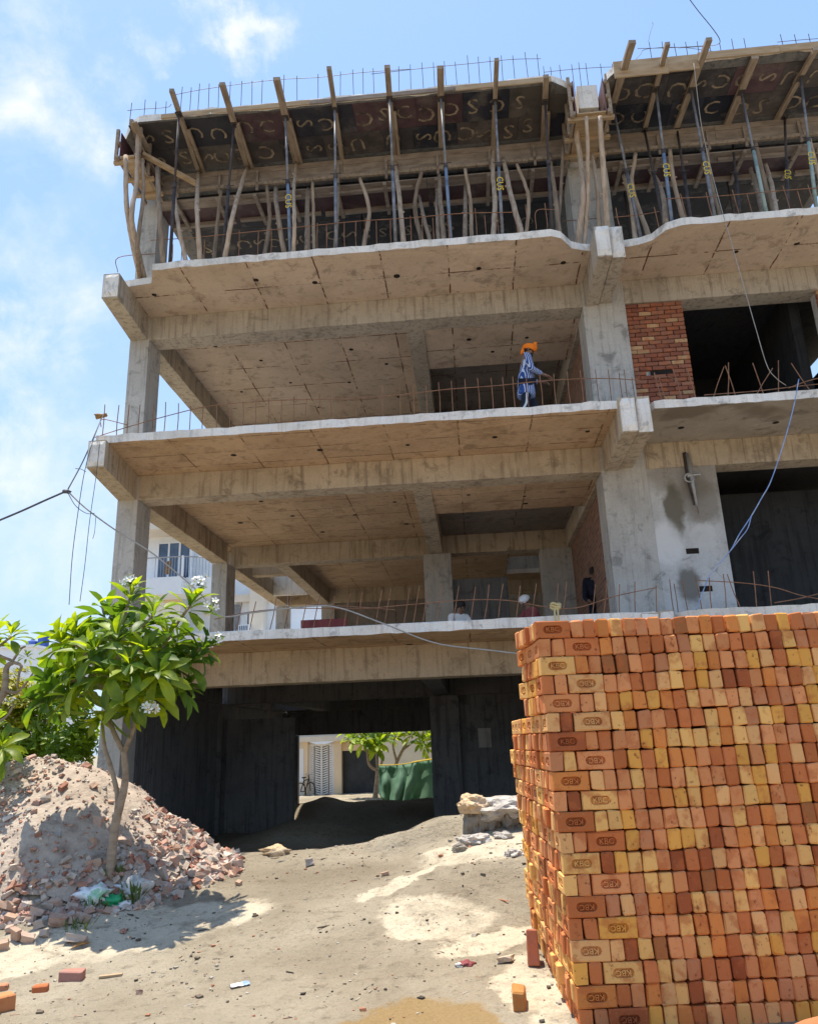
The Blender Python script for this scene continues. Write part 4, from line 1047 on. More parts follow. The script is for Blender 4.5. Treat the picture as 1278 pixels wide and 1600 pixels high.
for pts, r, mt, lb in WP:
    pts = [Vector((p.x, max(p.y, ymin(p.x)) if abs(p.z - ZF) < .1 else p.y, p.z)) for p in pts]
    wood_prop(pts, r, mt, lb)
for j in range(12):
    if j < 7: x, lb = JP[j][1].x + .5, 'thin crooked pole in the gap after the %s plank from the left' % ORD[j]
    else: x, lb = JP[j + 1][1].x + .4, 'thin crooked pole in the gap after the %s plank right of the column' % ORD[j - 7]
    w1, w2 = random.uniform(-.16, .16), random.uniform(-.2, .2)
    wood_prop([(x + w1, 12.75, ZF + .002), (x + w2 * .4, 12.8, 10.9), (x - w1 * .6, 12.85, 11.8), (x + w2, 12.9, 12.62)], random.uniform(.035, .05), random.choice(('pole', 'pole', 'pole_dark')), lb)
DP = [((1043, 340), (1007, 203)), ((1086, 336), (1058, 203)), ((1162, 332), (1144, 216)), ((1238, 326), (1226, 183))]
for i, (b, tp) in enumerate(DP):
    pb = base(*b); pt = pxt(*tp, ZP - .1)
    steel_prop(Vector((pb.x, max(pb.y, 11.9), ZF + .002)), pt, 'steel_dark', 'dark steel prop at the inner end of the %s plank right of the column' % ORD[i + 1], i == 3)
# props standing deeper under the deck
DEEP = ['behind the %s plank from the left' % ORD[i] for i in range(7)] + ['between the first and second planks, in the second row', 'between the third and fourth planks, in the second row', 'between the fifth and sixth planks, in the second row'] + ['behind the %s plank right of the column' % ORD[i] for i in (0, 2, 3)]
for k, (x, y) in enumerate([(-5.2, 14.5), (-4.1, 14.6), (-3.1, 14.4), (-1.9, 14.7), (-.8, 14.5), (.4, 14.6), (1.5, 14.4), (-4.6, 16.2), (-2.6, 16.0), (-.2, 16.3), (3.9, 14.5), (5.0, 14.6), (6.1, 14.4)]):
    steel_prop((x, y, ZF + .002), (x + .04 * (k % 3 - 1), y, ZP - .04), 'steel_dark', 'dark prop deep in the shade ' + DEEP[k], False, 'props deep under the roof deck')
# ------------------------------------------------------------ the tall stack of loose bricks
ORD += ['twenty-first', 'twenty-second', 'twenty-third', 'twenty-fourth', 'twenty-fifth', 'twenty-sixth']
BL, BW, BH = .226, .0775, .1115
PX, PZ = .0848, .1178
CLAY = [('pale yellow', (.80, .44, .15)), ('pale yellow', (.78, .42, .15)), ('ochre', (.72, .34, .075)), ('buff', (.74, .38, .16)), ('salmon pink', (.68, .27, .115)), ('salmon pink', (.64, .245, .10)),
        ('orange', (.64, .22, .06)), ('brick red', (.48, .14, .045)), ('brick red', (.55, .17, .06)), ('dark red', (.33, .085, .03)), ('dusty red', (.54, .21, .10)), ('brown', (.34, .12, .042))]
CW = [5, 5, 5, 6, 7, 7, 7, 6, 6, 3, 4, 1]
def frog_brick(var):
    key = ('frog', var)
    if key in _bm: return _bm[key]
    rg = random.Random(var * 31 + 7)
    bm = bmesh.new()
    hx, hz, y0, y1 = BL / 2, BH / 2, -BW / 2, BW / 2
    b = .006; ch = .0025
    def J(x, y, z, c=ch): return bm.verts.new((x + rg.uniform(-c, c), y + rg.uniform(-c, c), z + rg.uniform(-c, c)))
    front = [J(sx * (hx - b), y0, sz * (hz - b)) for sx, sz in ((-1, -1), (1, -1), (1, 1), (-1, 1))]
    mid = [J(sx * hx, y0 + b, sz * hz) for sx, sz in ((-1, -1), (1, -1), (1, 1), (-1, 1))]
    back = [J(sx * hx, y1, sz * hz) for sx, sz in ((-1, -1), (1, -1), (1, 1), (-1, 1))]
    for i in range(4):
        j = (i + 1) % 4
        bm.faces.new((front[i], mid[i], mid[j], front[j])); bm.faces.new((mid[i], back[i], back[j], mid[j]))
    bm.faces.new(back)
    pw, ph, n = .063, .0265, 7
    def pill(k, y):
        vs = []
        for s, c in ((1, pw - ph), (-1, -(pw - ph))):
            for i in range(n + 1):
                t = -math.pi / 2 + math.pi * i / n
                vs.append(bm.verts.new((c + s * math.cos(t) * (ph - k), y, s * math.sin(t) * (ph - k))))
        return vs
    p0, p1 = pill(0, y0), pill(.005, y0 + .021)
    m_ = len(p0)
    for i in range(m_):
        j = (i + 1) % m_
        bm.faces.new((p0[i], p1[i], p1[j], p0[j]))
    bm.faces.new(p1)
    es = [bm.edges.get((front[i], front[(i + 1) % 4])) for i in range(4)] + [bm.edges.get((p0[i], p0[(i + 1) % m_])) for i in range(m_)]
    bmesh.ops.triangle_fill(bm, use_beauty=True, edges=es)
    bmesh.ops.recalc_face_normals(bm, faces=bm.faces)
    tm = text_mesh('KBC', .049, .008, 2, .0005)
    b2 = bmesh.new(); b2.from_mesh(tm)
    for v in b2.verts: v.co = Vector((v.co.x * .96, y0 + .0105 - v.co.z, v.co.y * .9))
    for f in b2.faces: f.smooth = False
    t2 = bpy.data.meshes.new('t'); b2.to_mesh(t2); b2.free(); bm.from_mesh(t2); bpy.data.meshes.remove(t2)
    me = bpy.data.meshes.new('stamped_brick'); bm.to_mesh(me); bm.free(); me.materials.append(M['brick'])
    _bm[key] = me; return me

SY = R_(4.6)
ex, ey = Vector((math.cos(SY), math.sin(SY), 0)), Vector((-math.sin(SY), math.cos(SY), 0))
ZTOP = 2.335
rg = random.Random(21)
ALLB = []                      # (centre, rotation about z, kind, flip, colour, label, dims)
def pick(): return rg.choices(CLAY, CW)[0]
for r in range(21):
    zc = ZTOP - (r + .5) * PZ
    org = Vector((.487 - .028 * zc + rg.uniform(-.006, .006), 5.1, zc))
    odd = r % 2 == 1
    x = 0.0; i = 0
    stretcher_at = 0 if not odd else 2
    while x < 2.25:
        cn, c = pick()
        f_ = rg.uniform(.9, 1.14); c = (c[0] * f_, c[1] * f_ * .99, c[2] * f_ * .86)
        jy = rg.uniform(-.009, .009); rot = rg.uniform(-.015, .015)
        if i == stretcher_at:
            p = org + ex * (x + BL / 2) + ey * (BW / 2 + jy)
            lb = '%s letter-stamped brick lengthwise %s the %s course from the top' % (cn, 'at the corner of' if not odd else 'near the corner in', ORD[r])
            ALLB.append((p, SY + rot, 'frog', rg.random() < .62, c, lb)); x += BL + rg.uniform(.002, .01)
        else:
            lean = rg.uniform(-.03, .03) if rg.random() < .3 else rg.uniform(-.01, .01)
            p = org + ex * (x + BW / 2) + ey * (BL / 2 + jy)
            if odd and i < 2 and i == 0:
                ALLB.append((p, SY - math.pi / 2 + rot, 'frog', rg.random() < .5, c, '%s brick at the left corner of the %s course from the top' % (cn, ORD[r]), lean))
            else:
                ALLB.append((p, SY + math.pi / 2 + rot, 'end', False, c, '%s brick end in the %s course from the top, %s from the left' % (cn, ORD[r], ORD[i]), lean))
            x += PX + rg.uniform(-.002, .003)
        i += 1
    # left flank
    depth = .62 if r < 5 else 1.8
    y = (BW + .006) if not odd else (BL + .006)
    k = 0
    while y < depth - .05:
        cn, c = pick(); f_ = rg.uniform(.9, 1.14); c = (c[0] * f_, c[1] * f_ * .99, c[2] * f_ * .86)
        out = rg.uniform(-.012, .008) - (.02 if rg.random() < .08 else 0) - (.06 * (y / .6) ** 2 * (r < 5))
        lb_ = '%s brick on the left flank, %s course from top, %s from the corner' % (cn, ORD[r], ORD[k + 1])
        frog = (not odd and rg.random() < .08 and r > 6) or (odd and rg.random() > .08)
        if frog:
            p = org + ex * (BW / 2 + out) + ey * (y + BL / 2)
            ALLB.append((p, SY - math.pi / 2 + rg.uniform(-.03, .03) + (.1 if r < 5 else 0), 'frog', rg.random() < .5, c, lb_)); y += BL + rg.uniform(.003, .012)
        else:
            p = org + ex * (BL / 2 + out) + ey * (y + BW / 2)
            ALLB.append((p, SY + rg.uniform(-.03, .03) + (.06 if r < 5 else 0), 'end', False, c, lb_)); y += PX + rg.uniform(0, .004)
        k += 1

def area(b):
    p, rot, kind = b[0], b[1], b[2]
    d = (p - Vector((0, 0, EYE))).length
    ray_ = p - Vector((0, 0, EYE))
    flank = 'flank' in b[5]
    w = (BL if kind == 'frog' else BW)
    if flank: w *= abs(p.x) / p.y + .02
    # outside the picture?
    q = ray_.dot(fw); u = 639 + FPX * ray_.dot(rt) / q; v = 800 + FPX * ray_.dot(dn) / q
    if u > 1285 or v > 1610: return 0
    return w * BH / d ** 2
ALLB.sort(key=area, reverse=True)
def place(b, i):
    me = frog_brick(i % 5) if b[2] == 'frog' else brick_mesh(BL, BW, BH, i % 12, .0065)
    mm = Matrix.Rotation(b[1], 4, 'Z')
    if b[3]: mm = mm @ Matrix.Rotation(math.pi, 4, 'Y')
    if len(b) > 6: mm = Matrix.Rotation(b[6], 4, ey) @ mm
    mm.translation = b[0]; return me, mm
vs_, fs_, cs_ = [], [], []
for i, b in enumerate(ALLB):
    me, mm = place(b, i)
    if i < 300:
        o = bpy.data.objects.new('brick', me); COL.objects.link(o); o.matrix_world = mm; o.color = (*b[4], 1)
        tag(o, b[5], 'brick', 'bricks in the tall stack')
    else:
        bb = len(vs_)
        vs_ += [tuple(mm @ v.co) for v in me.vertices]; fs_ += [tuple(bb + k for k in q.vertices) for q in me.polygons]; cs_ += [(*b[4], 1)] * len(me.vertices)
# the bricks inside the stack
for r in range(21):
    zc = ZTOP - (r + .5) * PZ
    org = Vector((.487 - .028 * zc, 5.1, zc))
    y = BL + .012
    k = 0
    while y < 1.75:
        x = .26 if (r >= 5 or y < .4) else .3
        while x < 2.2:
            a = org + ex * (x + BW / 2) + ey * (y + BL / 2)
            c = pick()[1]; bb = len(vs_)
            for sx in (-1, 1):
                for sy in (-1, 1):
                    for sz in (-1, 1): vs_.append(tuple(a + ex * sx * BW * .49 + ey * sy * BL * .49 + Vector((0, 0, sz * BH * .497))))
            fs_ += [tuple(bb + q for q in f) for f in ((0, 1, 3, 2), (4, 6, 7, 5), (0, 4, 5, 1), (2, 3, 7, 6), (0, 2, 6, 4), (1, 5, 7, 3))]
            cs_ += [(*c, 1)] * 8
            x += PX
        y += BL + .008
def vc_object(name, vs, fs, cs, mat, smooth=False, parent=None):
    me = bpy.data.meshes.new(name); me.from_pydata(vs, [], fs)
    ca = me.color_attributes.new('Col', 'FLOAT_COLOR', 'POINT')
    ca.data.foreach_set('color', [x for c in cs for x in c])
    if smooth: me.polygons.foreach_set('use_smooth', [True] * len(fs))
    return link(name, me, mat, parent)
o = vc_object('stacked_bricks', vs_, fs_, cs_, M['brick_vc'])
tag(o, 'smaller bricks on the flank, edge and inside of the tall brick stack', 'bricks', None, 'stuff')

# loose bricks
def loose(u, v, rz, tilt, col_, label, L=.228, W=.11, H=.076, up=0, y0=3.0, roll=0):
    p = drop(u, v, y0)
    o = bpy.data.objects.new('brick', brick_mesh(L, W, H, rg.randrange(9), .005)); COL.objects.link(o)
    o.rotation_euler = (tilt, roll, rz)
    o.location = p + Vector((0, 0, H / 2 - .006 + up)); o.color = (*col_, 1)
    return tag(o, label, 'brick', 'loose bricks lying about')
loose(812, 1574, 1.5, 0, (.40, .18, .05), 'ochre brick standing alone on the sand left of the brick stack', .2, .085, .11)
loose(112, 1533, .12, 0, (.36, .18, .14), 'whole dusty pink brick lying flat on the sand at lower left', .17, .1, .078)
loose(-8, 1582, .9, 0, (.5, .2, .08), 'orange brick cut by the left edge of the picture near the bottom', .22, .11, .1)
loose(-4, 1549, .3, 0, (.45, .2, .11), 'half brick at the left edge, behind the orange brick', .13, .09, .05)
loose(63, 1550, .3, 0, (.42, .13, .05), 'broken orange red brick lump between the left edge and the whole pink brick', .1, .07, .045)
p = drop(829, 1508)
o = bpy.data.objects.new('brick', brick_mesh(.228, .08, .11, 4, .004)); COL.objects.link(o); o.rotation_euler = (0, R_(-78), R_(86)); o.location = p + Vector((.025, .02, .105)); o.color = (.36, .12, .07, 1)
tag(o, 'dark red brick propped on end against the left flank of the stack', 'brick', 'loose bricks lying about')
# ------------------------------------------------------------ plants
def leaf_mesh(L, Wd, droop, var, mat, nseg=5):
    """a broad pointed leaf with a raised midrib fold, growing along +Y, drooping in -Z"""
    key = ('leaf', L, Wd, droop, var, mat)
    if key in _bm: return _bm[key]
    rg_ = random.Random(var * 13 + int(L * 1000))
    prof = [.12, .5, .8, 1.0, .82, .05] if nseg == 5 else [.2, .9, .9, .05]
    n = len(prof) - 1; vs = []; fs = []
    y = z = 0; a = rg_.uniform(.05, .3); st = L / n; tw = rg_.uniform(-.25, .25)
    for i, w in enumerate(prof):
        h = Wd / 2 * w; fold = h * .32
        c, s_ = math.cos(tw * i / n), math.sin(tw * i / n)
        for sx, up in ((-1, fold), (0, 0), (1, fold)):
            x_, z_ = sx * h, up
            vs.append((x_ * c - z_ * s_, y, z + x_ * s_ + z_ * c))
        y += st * math.cos(a); z += st * math.sin(a); a -= droop / n * rg_.uniform(.7, 1.3)
    for i in range(n):
        for k in (0, 1): fs.append((i * 3 + k, i * 3 + k + 1, i * 3 + k + 4, i * 3 + k + 3))
    me = bpy.data.meshes.new('leaf'); me.from_pydata(vs, [], fs); me.polygons.foreach_set('use_smooth', [True] * len(fs)); me.materials.append(mat)
    _bm[key] = me; return me

def flower_cluster(parent, p, n, spread, size, seed):
    rg_ = random.Random(seed); mb = MB()
    for k in range(n):
        d = Vector((rg_.gauss(0, 1), rg_.gauss(0, 1), rg_.uniform(-.1, 1.3))).normalized()
        c = p + d * spread * rg_.uniform(.5, 1)
        mb.tube([p, c], .004, 4, 2)
        a = d.orthogonal().normalized(); b = d.cross(a)
        for j in range(5):
            t = 2 * math.pi * j / 5
            u_ = a * math.cos(t) + b * math.sin(t); w_ = d.cross(u_)
            mb.add([c, c + u_ * size * .6 + w_ * size * .3 + d * size * .25, c + u_ * size + d * size * .3, c + u_ * size * .6 - w_ * size * .3 + d * size * .2], [(0, 1, 2, 3)], 0)
            mb.add([c + d * .003, c + u_ * size * .22 + w_ * size * .1 + d * (size * .1 + .003), c + u_ * size * .22 - w_ * size * .1 + d * (size * .1 + .003)], [(0, 1, 2)], 1)
    return mb.build('flower_cluster', [M['petal'], M['petal_y'], M['leaf']], parent)

def frangipani(base_p, limbs, ros, L, label, n_obj, seed, flowers=(), leaves=(15, 19), group=None, simple=False):
    e = empty('frangipani_tree', base_p); tag(e, label, 'tree', group)
    rg_ = random.Random(seed)
    first = True
    for pts, r0, r1 in limbs:
        q = curve_pts(pts, 6); n = len(q)
        rr = [r0 + (r1 - r0) * i / (n - 1) for i in range(n)]
        rr = [x * (1 + .1 * noise.noise(Vector((i * .7, seed, r0 * 50)))) for i, x in enumerate(rr)]
        if first: rr = [x * (1 + .5 * max(0, 1 - i / 4)) for i, x in enumerate(rr)]
        MB().tube(q, rr, 10).build('trunk' if first else 'limb', M['bark'], e, True); first = False
    lv = []
    for (c, ax, sc) in ros:
        ax = Vector(ax).normalized(); a = ax.orthogonal().normalized(); b = ax.cross(a)
        n = rg_.randint(*leaves)
        for k in range(n):
            t = 2.4 * k + rg_.uniform(-.2, .2); lev = k / n
            el = R_(72 - 95 * lev + rg_.uniform(-12, 12))                # inner leaves upright, outer ones hanging
            d = (a * math.cos(t) + b * math.sin(t)) * math.cos(el) + ax * math.sin(el)
            ln = L * sc * (.6 + .5 * lev if lev < .5 else 1.0) * rg_.uniform(.8, 1.1)
            side = d.cross(ax); side = side.normalized() if side.length > .05 else a
            nrm = side.cross(d).normalized()
            if nrm.dot(ax) < 0: side, nrm = -side, -nrm
            mm = Matrix((side, d, nrm)).transposed().to_4x4()
            p0 = c + d * .02 - ax * (lev * .1 * sc)
            s_ = ln / L
            mm = Matrix.Translation(p0) @ mm @ Matrix.Diagonal((s_, s_, s_, 1))
            lv.append((ln, leaf_mesh(L, L * rg_.choice((.27, .3, .33)), rg_.choice((.35, .75, 1.15)), rg_.randrange(2), M['leaf']), mm))
    order = sorted(range(len(lv)), key=lambda i: lv[i][2].translation.y)
    einv = Matrix.Translation(-Vector(base_p))
    stuff = MB()
    for k, i in enumerate(order):
        ln, me, mm = lv[i]
        if k < n_obj:
            o = bpy.data.objects.new('leaf', me); COL.objects.link(o); o.parent = e; o.matrix_local = einv @ mm
        else:
            stuff.add([mm @ v.co for v in me.vertices], [tuple(f.vertices) for f in me.polygons])
    if stuff.v: tag(stuff.build('leaves', M['leaf'], e, True), kind='stuff')
    for p, n, sp, sz in flowers: flower_cluster(e, p, n, sp, sz, int(p.x * 100) + seed)
    return e

TY = 7.9
tb = drop(172, 1372, 6.0)
TY = tb.y
def T(u, v, dy=0.0): return at(u, v, TY + dy)
tb = tb - Vector((0, 0, .12))
limbs = [([tb, T(174, 1345), T(180, 1290), T(190, 1250), T(196, 1215), T(193, 1172)], .05, .03),
         ([T(182, 1278), T(183, 1240, .03), T(172, 1195, .05), T(163, 1165, .08), T(160, 1130, .1)], .027, .016),
         ([T(193, 1175), T(178, 1145), T(168, 1115), T(164, 1075), T(163, 1040), T(160, 1010)], .027, .016),
         ([T(194, 1175), T(208, 1140), T(218, 1100), T(222, 1060), T(226, 1020)], .026, .016),
         ([T(169, 1112), T(185, 1075, .1), T(192, 1020, .1), T(196, 960, .05), T(205, 930)], .02, .013),
         ([T(164, 1060), T(140, 1030), T(115, 1005, -.1), T(95, 990, -.2)], .02, .013), ([T(165, 1075), T(130, 1060, .1), T(95, 1075, .1), T(75, 1085, .1)], .02, .013),
         ([T(222, 1065), T(245, 1030), T(270, 985), T(298, 945)], .022, .014), ([T(220, 1080), T(260, 1050, .2), T(295, 1025, .2), T(318, 1010, .2)], .02, .012),
         ([T(192, 1030), T(215, 990, -.2), T(240, 960, -.3)], .018, .012), ([T(190, 1040), T(170, 990, .3), T(160, 950, .35)], .018, .012),
         ([T(222, 1050), T(240, 1050, -.3), T(255, 1045, -.45)], .018, .012), ([T(160, 1040), T(140, 1060, -.3), T(120, 1060, -.4)], .018, .012), ([T(190, 1050), T(195, 1060, -.3), T(200, 1070, -.5)], .018, .012)]
rs = []
def ro(u, v, dy=0, ax=(0, 0, 1), sc=1): rs.append((T(u, v, dy), ax, sc))
ro(204, 934, 0, (0, -.1, 1), 1.05); ro(240, 958, -.3, (.2, -.3, 1)); ro(166, 955, .35, (-.1, .2, 1)); ro(118, 988, -.05, (-.5, 0, 1)); ro(95, 1000, -.2, (-.6, -.3, 1)); ro(134, 998, .3, (-.3, .3, 1)); ro(222, 972, .35, (.1, .3, 1))
ro(262, 996, -.1, (.3, -.2, 1)); ro(182, 992, -.35, (0, -.5, 1)); ro(148, 1015, -.45, (-.2, -.7, .9)); ro(298, 944, 0, (.35, -.1, 1), 1.05); ro(318, 1012, .2, (.8, 0, .8), .95); ro(300, 1032, .05, (.7, -.3, .7), .9)
ro(232, 1020, -.4, (.1, -.7, .8)); ro(272, 1036, .1, (.5, -.1, .8)); ro(246, 1052, -.5, (.3, -.8, .5)); ro(203, 1040, -.5, (0, -.8, .6)); ro(165, 1050, -.5, (-.2, -.8, .6)); ro(118, 1052, -.35, (-.5, -.6, .7)); ro(80, 1068, .1, (-.8, 0, .7)); ro(66, 1094, .1, (-.9, -.2, .5)); ro(105, 1085, -.1, (-.5, -.5, .5))
ro(205, 1078, -.4, (.1, -.7, .5)); ro(238, 1085, -.1, (.3, -.4, .5)); ro(285, 1072, .2, (.7, -.1, .4), .9); ro(205, 1108, -.05, (-.2, -.6, -.3), .7); ro(158, 1118, -.1, (-.3, -.3, -.6), 1.0); ro(150, 1035, .4, (-.3, .5, .8)); ro(200, 1010, .5, (0, .6, .8)); ro(250, 1030, .4, (.4, .5, .8)); ro(100, 1040, .3, (-.6, .4, .7)); ro(185, 970, .1, (-.1, 0, 1)); ro(280, 1000, .35, (.5, .4, .9)); ro(130, 1075, .3, (-.5, .4, .6), .9)
fl = [(T(204, 912, 0), 14, .1, .05), (T(310, 915, .05), 9, .13, .05), (T(233, 1112, -.45), 14, .1, .05), (T(330, 955, .05), 7, .18, .045), (T(335, 1005, .2), 7, .15, .045), (T(178, 1070, .2), 4, .07, .045), (T(75, 940, .2), 0, .1, .03)]
frangipani(tb, limbs, rs, .39, 'young frangipani tree with white flowers growing at the edge of the rubble heap', 300, 3, fl)
# bare flower stalks above the crown
# second frangipani at the left edge
def T2(u, v, dy=0.0): return at(u, v, 8.6 + dy)
b2 = T2(-60, 1270); b2.z = ground(b2.x, b2.y) - .1
limbs2 = [([b2, T2(-50, 1190), T2(-25, 1125), T2(5, 1085), T2(10, 1045), T2(20, 1035)], .06, .025), ([T2(20, 1035), T2(33, 1040), T2(30, 1052), T2(27, 1075)], .02, .012), ([T2(18, 1036), T2(32, 1015), T2(40, 1010)], .016, .01),
          ([T2(20, 1033), T2(0, 1025), T2(-30, 1010)], .018, .012), ([T2(8, 1080), T2(30, 1080), T2(58, 1043)], .02, .01), ([T2(-60, 1010), T2(-20, 1020), T2(18, 995)], .022, .014), ([T2(-45, 1165), T2(-20, 1140), T2(10, 1120), T2(22, 1100)], .02, .01)]
rs2 = [(T2(18, 990), (.1, -.2, 1), .95), (T2(42, 1025, .1), (.1, 0, 1), .35), (T2(-10, 985, .2), (-.2, 0, 1), 1), (T2(-30, 1005), (-.4, -.2, 1), 1), (T2(4, 1165, -.5), (.4, -.6, .7), .9), (T2(-20, 1150, -.3), (0, -.6, .7), 1), (T2(-40, 1060, .1), (-.3, 0, 1), 1), (T2(-60, 990, 0), (-.3, -.3, 1), 1)]
frangipani(b2, limbs2, rs2, .34, 'second frangipani tree cut off by the left edge of the picture', 110, 9)

def shrub(name, c, rad, n, size, mat, label, seed, stems=4, cat='shrub', holes=.4):
    rg_ = random.Random(seed); c = Vector(c)
    gz = ground(c.x, c.y)
    e = empty(name, (c.x, c.y, gz)); tag(e, label, cat)
    mb = MB()
    for k in range(stems):
        d = Vector((rg_.uniform(-.7, .7) * rad[0], rg_.uniform(-.6, .6) * rad[1], 0))
        mb.tube(curve_pts([(c.x + d.x * .3, c.y + d.y * .3, gz - .1), (c.x + d.x * .6, c.y + d.y * .6, (gz + c.z) / 2), (c.x + d.x, c.y + d.y, c.z + rad[2] * .5)], 4), [.035 - .0022 * i for i in range(9)], 6)
    mb.build('stem', M['bark'], e, True)
    fo = MB(); k = 0
    while k < n:
        # whorls of leaves on the ends of twigs
        d = Vector((rg_.gauss(0, 1), rg_.gauss(0, 1), rg_.gauss(0, 1))).normalized() * rg_.uniform(.3, 1) ** .45
        d *= .82 + .3 * noise.noise(d * 2.2 + Vector((seed, 0, 0)))
        p = c + Vector((d.x * rad[0], d.y * rad[1], d.z * rad[2]))
        if noise.noise(p * 1.6 + Vector((seed, 0, 0))) < -holes or p.z < gz: k += 1; continue
        ax = (d + Vector((0, 0, .7)) + Vector((rg_.gauss(0, .3), rg_.gauss(0, .3), 0))).normalized(); a = ax.orthogonal().normalized(); b = ax.cross(a)
        m_ = rg_.randint(6, 9); s0 = size * rg_.uniform(.7, 1.2)
        for j in range(m_):
            t = 2 * math.pi * j / m_ + rg_.uniform(-.3, .3); el = rg_.uniform(-.1, .9)
            dd = (a * math.cos(t) + b * math.sin(t)) * math.cos(el) + ax * math.sin(el)
            sd = dd.cross(ax).normalized(); s = s0 * rg_.uniform(.75, 1.15)
            q0, q1, q2 = p, p + dd * s * .55 - ax * s * .02, p + dd * s - ax * s * .14
            fo.add([q0, q1 + sd * s * .17 + ax * s * .05, q2, q1 - sd * s * .17 + ax * s * .05, q1], [(0, 4, 1), (1, 4, 2), (0, 3, 4), (3, 2, 4)])
        k += 1
    tag(fo.build('foliage', mat, e), kind='stuff')
    return e
shrub('leafy_shrub', (-8.3, 12.4, 1.0), (1.3, .9, 1.5), 1100, .2, M['leaf2'], 'dense dark green shrub behind the rubble heap, beside the left column', 1)
shrub('leafy_shrub', (-9.9, 12.8, 1.15), (1.3, .9, 1.6), 1000, .2, M['leaf2'], 'dense green shrub behind the rubble heap, at the left edge', 2)
shrub('yellow_shrub', (-9.3, 14.4, 2.35), (1.6, .8, 1.1), 800, .17, M['leaf_yellow'], 'yellow green shrub rising behind the dark green shrubs at left', 3)
shrub('leafy_shrub', (-8.1, 14.6, 1.9), (1.1, .8, 1.2), 650, .19, M['leaf2'], 'tall green shrub between the yellow shrub and the left column', 6)
shrub('leafy_shrub', (-11.2, 14.9, 2.3), (1.4, .9, 1.5), 900, .2, M['leaf2'], 'bright green shrub at the far left edge behind the second frangipani', 8)
# weeds at the foot of the tree
def weed(u, v, h, label, seed):
    p = drop(u, v, 5.5); rg_ = random.Random(seed); mb = MB()
    for k in range(26):
        t = rg_.uniform(0, 6.28); d = Vector((math.cos(t), math.sin(t), 0)) * rg_.uniform(.15, .8) + Vector((0, 0, 1)); d.normalize(); s = h * rg_.uniform(.5, 1)
        q = p + Vector((rg_.gauss(0, .05), rg_.gauss(0, .04), -.01)); sd = d.cross(Vector((0, 0, 1))).normalized() * s * .06
        mb.add([q - sd * .4, q + d * s * .55 + sd, q + d * s + Vector((0, 0, -.1 * s)), q + d * s * .55 - sd, q + sd * .4], [(0, 1, 2), (0, 2, 3), (0, 4, 1)])
    return tag(mb.build('weed', M['weed'], None), label, 'weed')
weed(207, 1412, .28, 'green weed tuft right of the green and white plastic bag', 1)
weed(150, 1420, .2, 'small weed tuft under the left end of the plastic bag', 2)
weed(124, 1452, .16, 'small weed at the foot of the rubble below the bag', 3)
weed(181, 1372, .2, 'weed sprouting beside the base of the tree trunk', 4)
# ------------------------------------------------------------ beyond the building: the back yard
YH = 33.0
GZ = -.5
def hx(u, v=1200): return at(u, v, YH).x
H = empty('cream_house', (-5, YH, GZ)); tag(H, 'cream house with a white pierced screen and dark gate seen through the ground floor', 'house')
xj0, xj1 = hx(482), hx(523)
zt = at(500, 1163, YH).z
MB().box(hx(440), xj0 - .16, YH, YH + .3, GZ, 3.6).build('wall', M['cream2'], H)
MB().box(xj0 - .16, xj0, YH - .15, YH + .3, GZ, zt + .1).build('pilaster', M['cream'], H); MB().box(xj1, xj1 + .3, YH - .15, YH + .3, GZ, zt + .1).build('pilaster', M['cream'], H)
MB().box(hx(440), hx(560), YH - .3, YH + .3, zt + .1, zt + .3).build('lintel', M['cream2'], H); MB().box(hx(440), hx(700), YH - .1, YH + .3, zt + .3, 4.2).build('wall', M['cream2'], H)
MB().box(xj1 + .3, hx(592), YH + .1, YH + .3, 1.35, zt + .1).build('wall', M['cream'], H)
MB().box(hx(592), hx(700), YH - .05, YH + .3, GZ, zt + .3).build('wall', M['cream2'], H)
MB().box(xj1 + .3, hx(592), YH + .16, YH + .25, GZ, 1.35).build('gate', M['gate'], H)
scr = MB().box(xj0, xj1, YH + .12, YH + .16, GZ, zt).build('screen_back', M['gate'], H)
js = MB(); nrow = 24; hh = (zt - GZ) / nrow; wj = (xj1 - xj0)
for r in range(nrow):
    z = GZ + r * hh
    for s_ in (-1, 1):
        xc = (xj0 + xj1) / 2
        js.bar((xc + s_ * wj * .03, YH + .03, z), (xc + s_ * wj * .47, YH + .03, z + hh * 1.5), .05, hh * .5, (0, 0, 1), 0, .05, hh * .95)
        js.bar((xc + s_ * wj * .27, YH + .03, z), (xc + s_ * wj * .27, YH + .03, z + hh), .045, .05, (0, 1, 0))
for xx in (xj0 + .04, (xj0 + xj1) / 2, xj1 - .04): js.box(xx - .035, xx + .035, YH - .02, YH + .08, GZ, zt)
js.box(xj0, xj1, YH - .025, YH + .085, zt - .06, zt)
tag(js.build('pierced_screen', M['jali'], H), kind='stuff')
MB().box(hx(440), hx(482) - .2, YH - .02, YH - .005, .2, 1.5).build('arched_panel', M['white'], H)
# bicycle leaning at the wall
Bc = empty('bicycle', (hx(474), YH - .5, GZ)); tag(Bc, 'dark bicycle standing by the cream wall left of the pierced screen', 'bicycle')
bx = hx(474)
for dx in (0, .62):
    ring = [(bx + dx * .5, YH - .5 + dx, GZ + .33 + .0)] and [(bx + dx * .55 + .3 * math.cos(t) * .55, YH - .5 + dx * .5 + .3 * math.cos(t) * .5, GZ + .34 + .33 * math.sin(t)) for t in [2 * math.pi * i / 20 for i in range(21)]]
    w = MB().tube(ring, .022, 6).build('wheel', M['rubber'], Bc)
fr = MB()
pt = lambda t, z: (bx + t * .55, YH - .5 + t * .5, GZ + z)
for a, b in (((0, .34), (.2, .75)), ((.2, .75), (.5, .8)), ((.0, .34), (.28, .34)), ((.28, .34), (.2, .85)), ((.28, .34), (.5, .8)), ((.62, .34), (.5, .95))): fr.tube([pt(*a), pt(*b)], .02, 6)
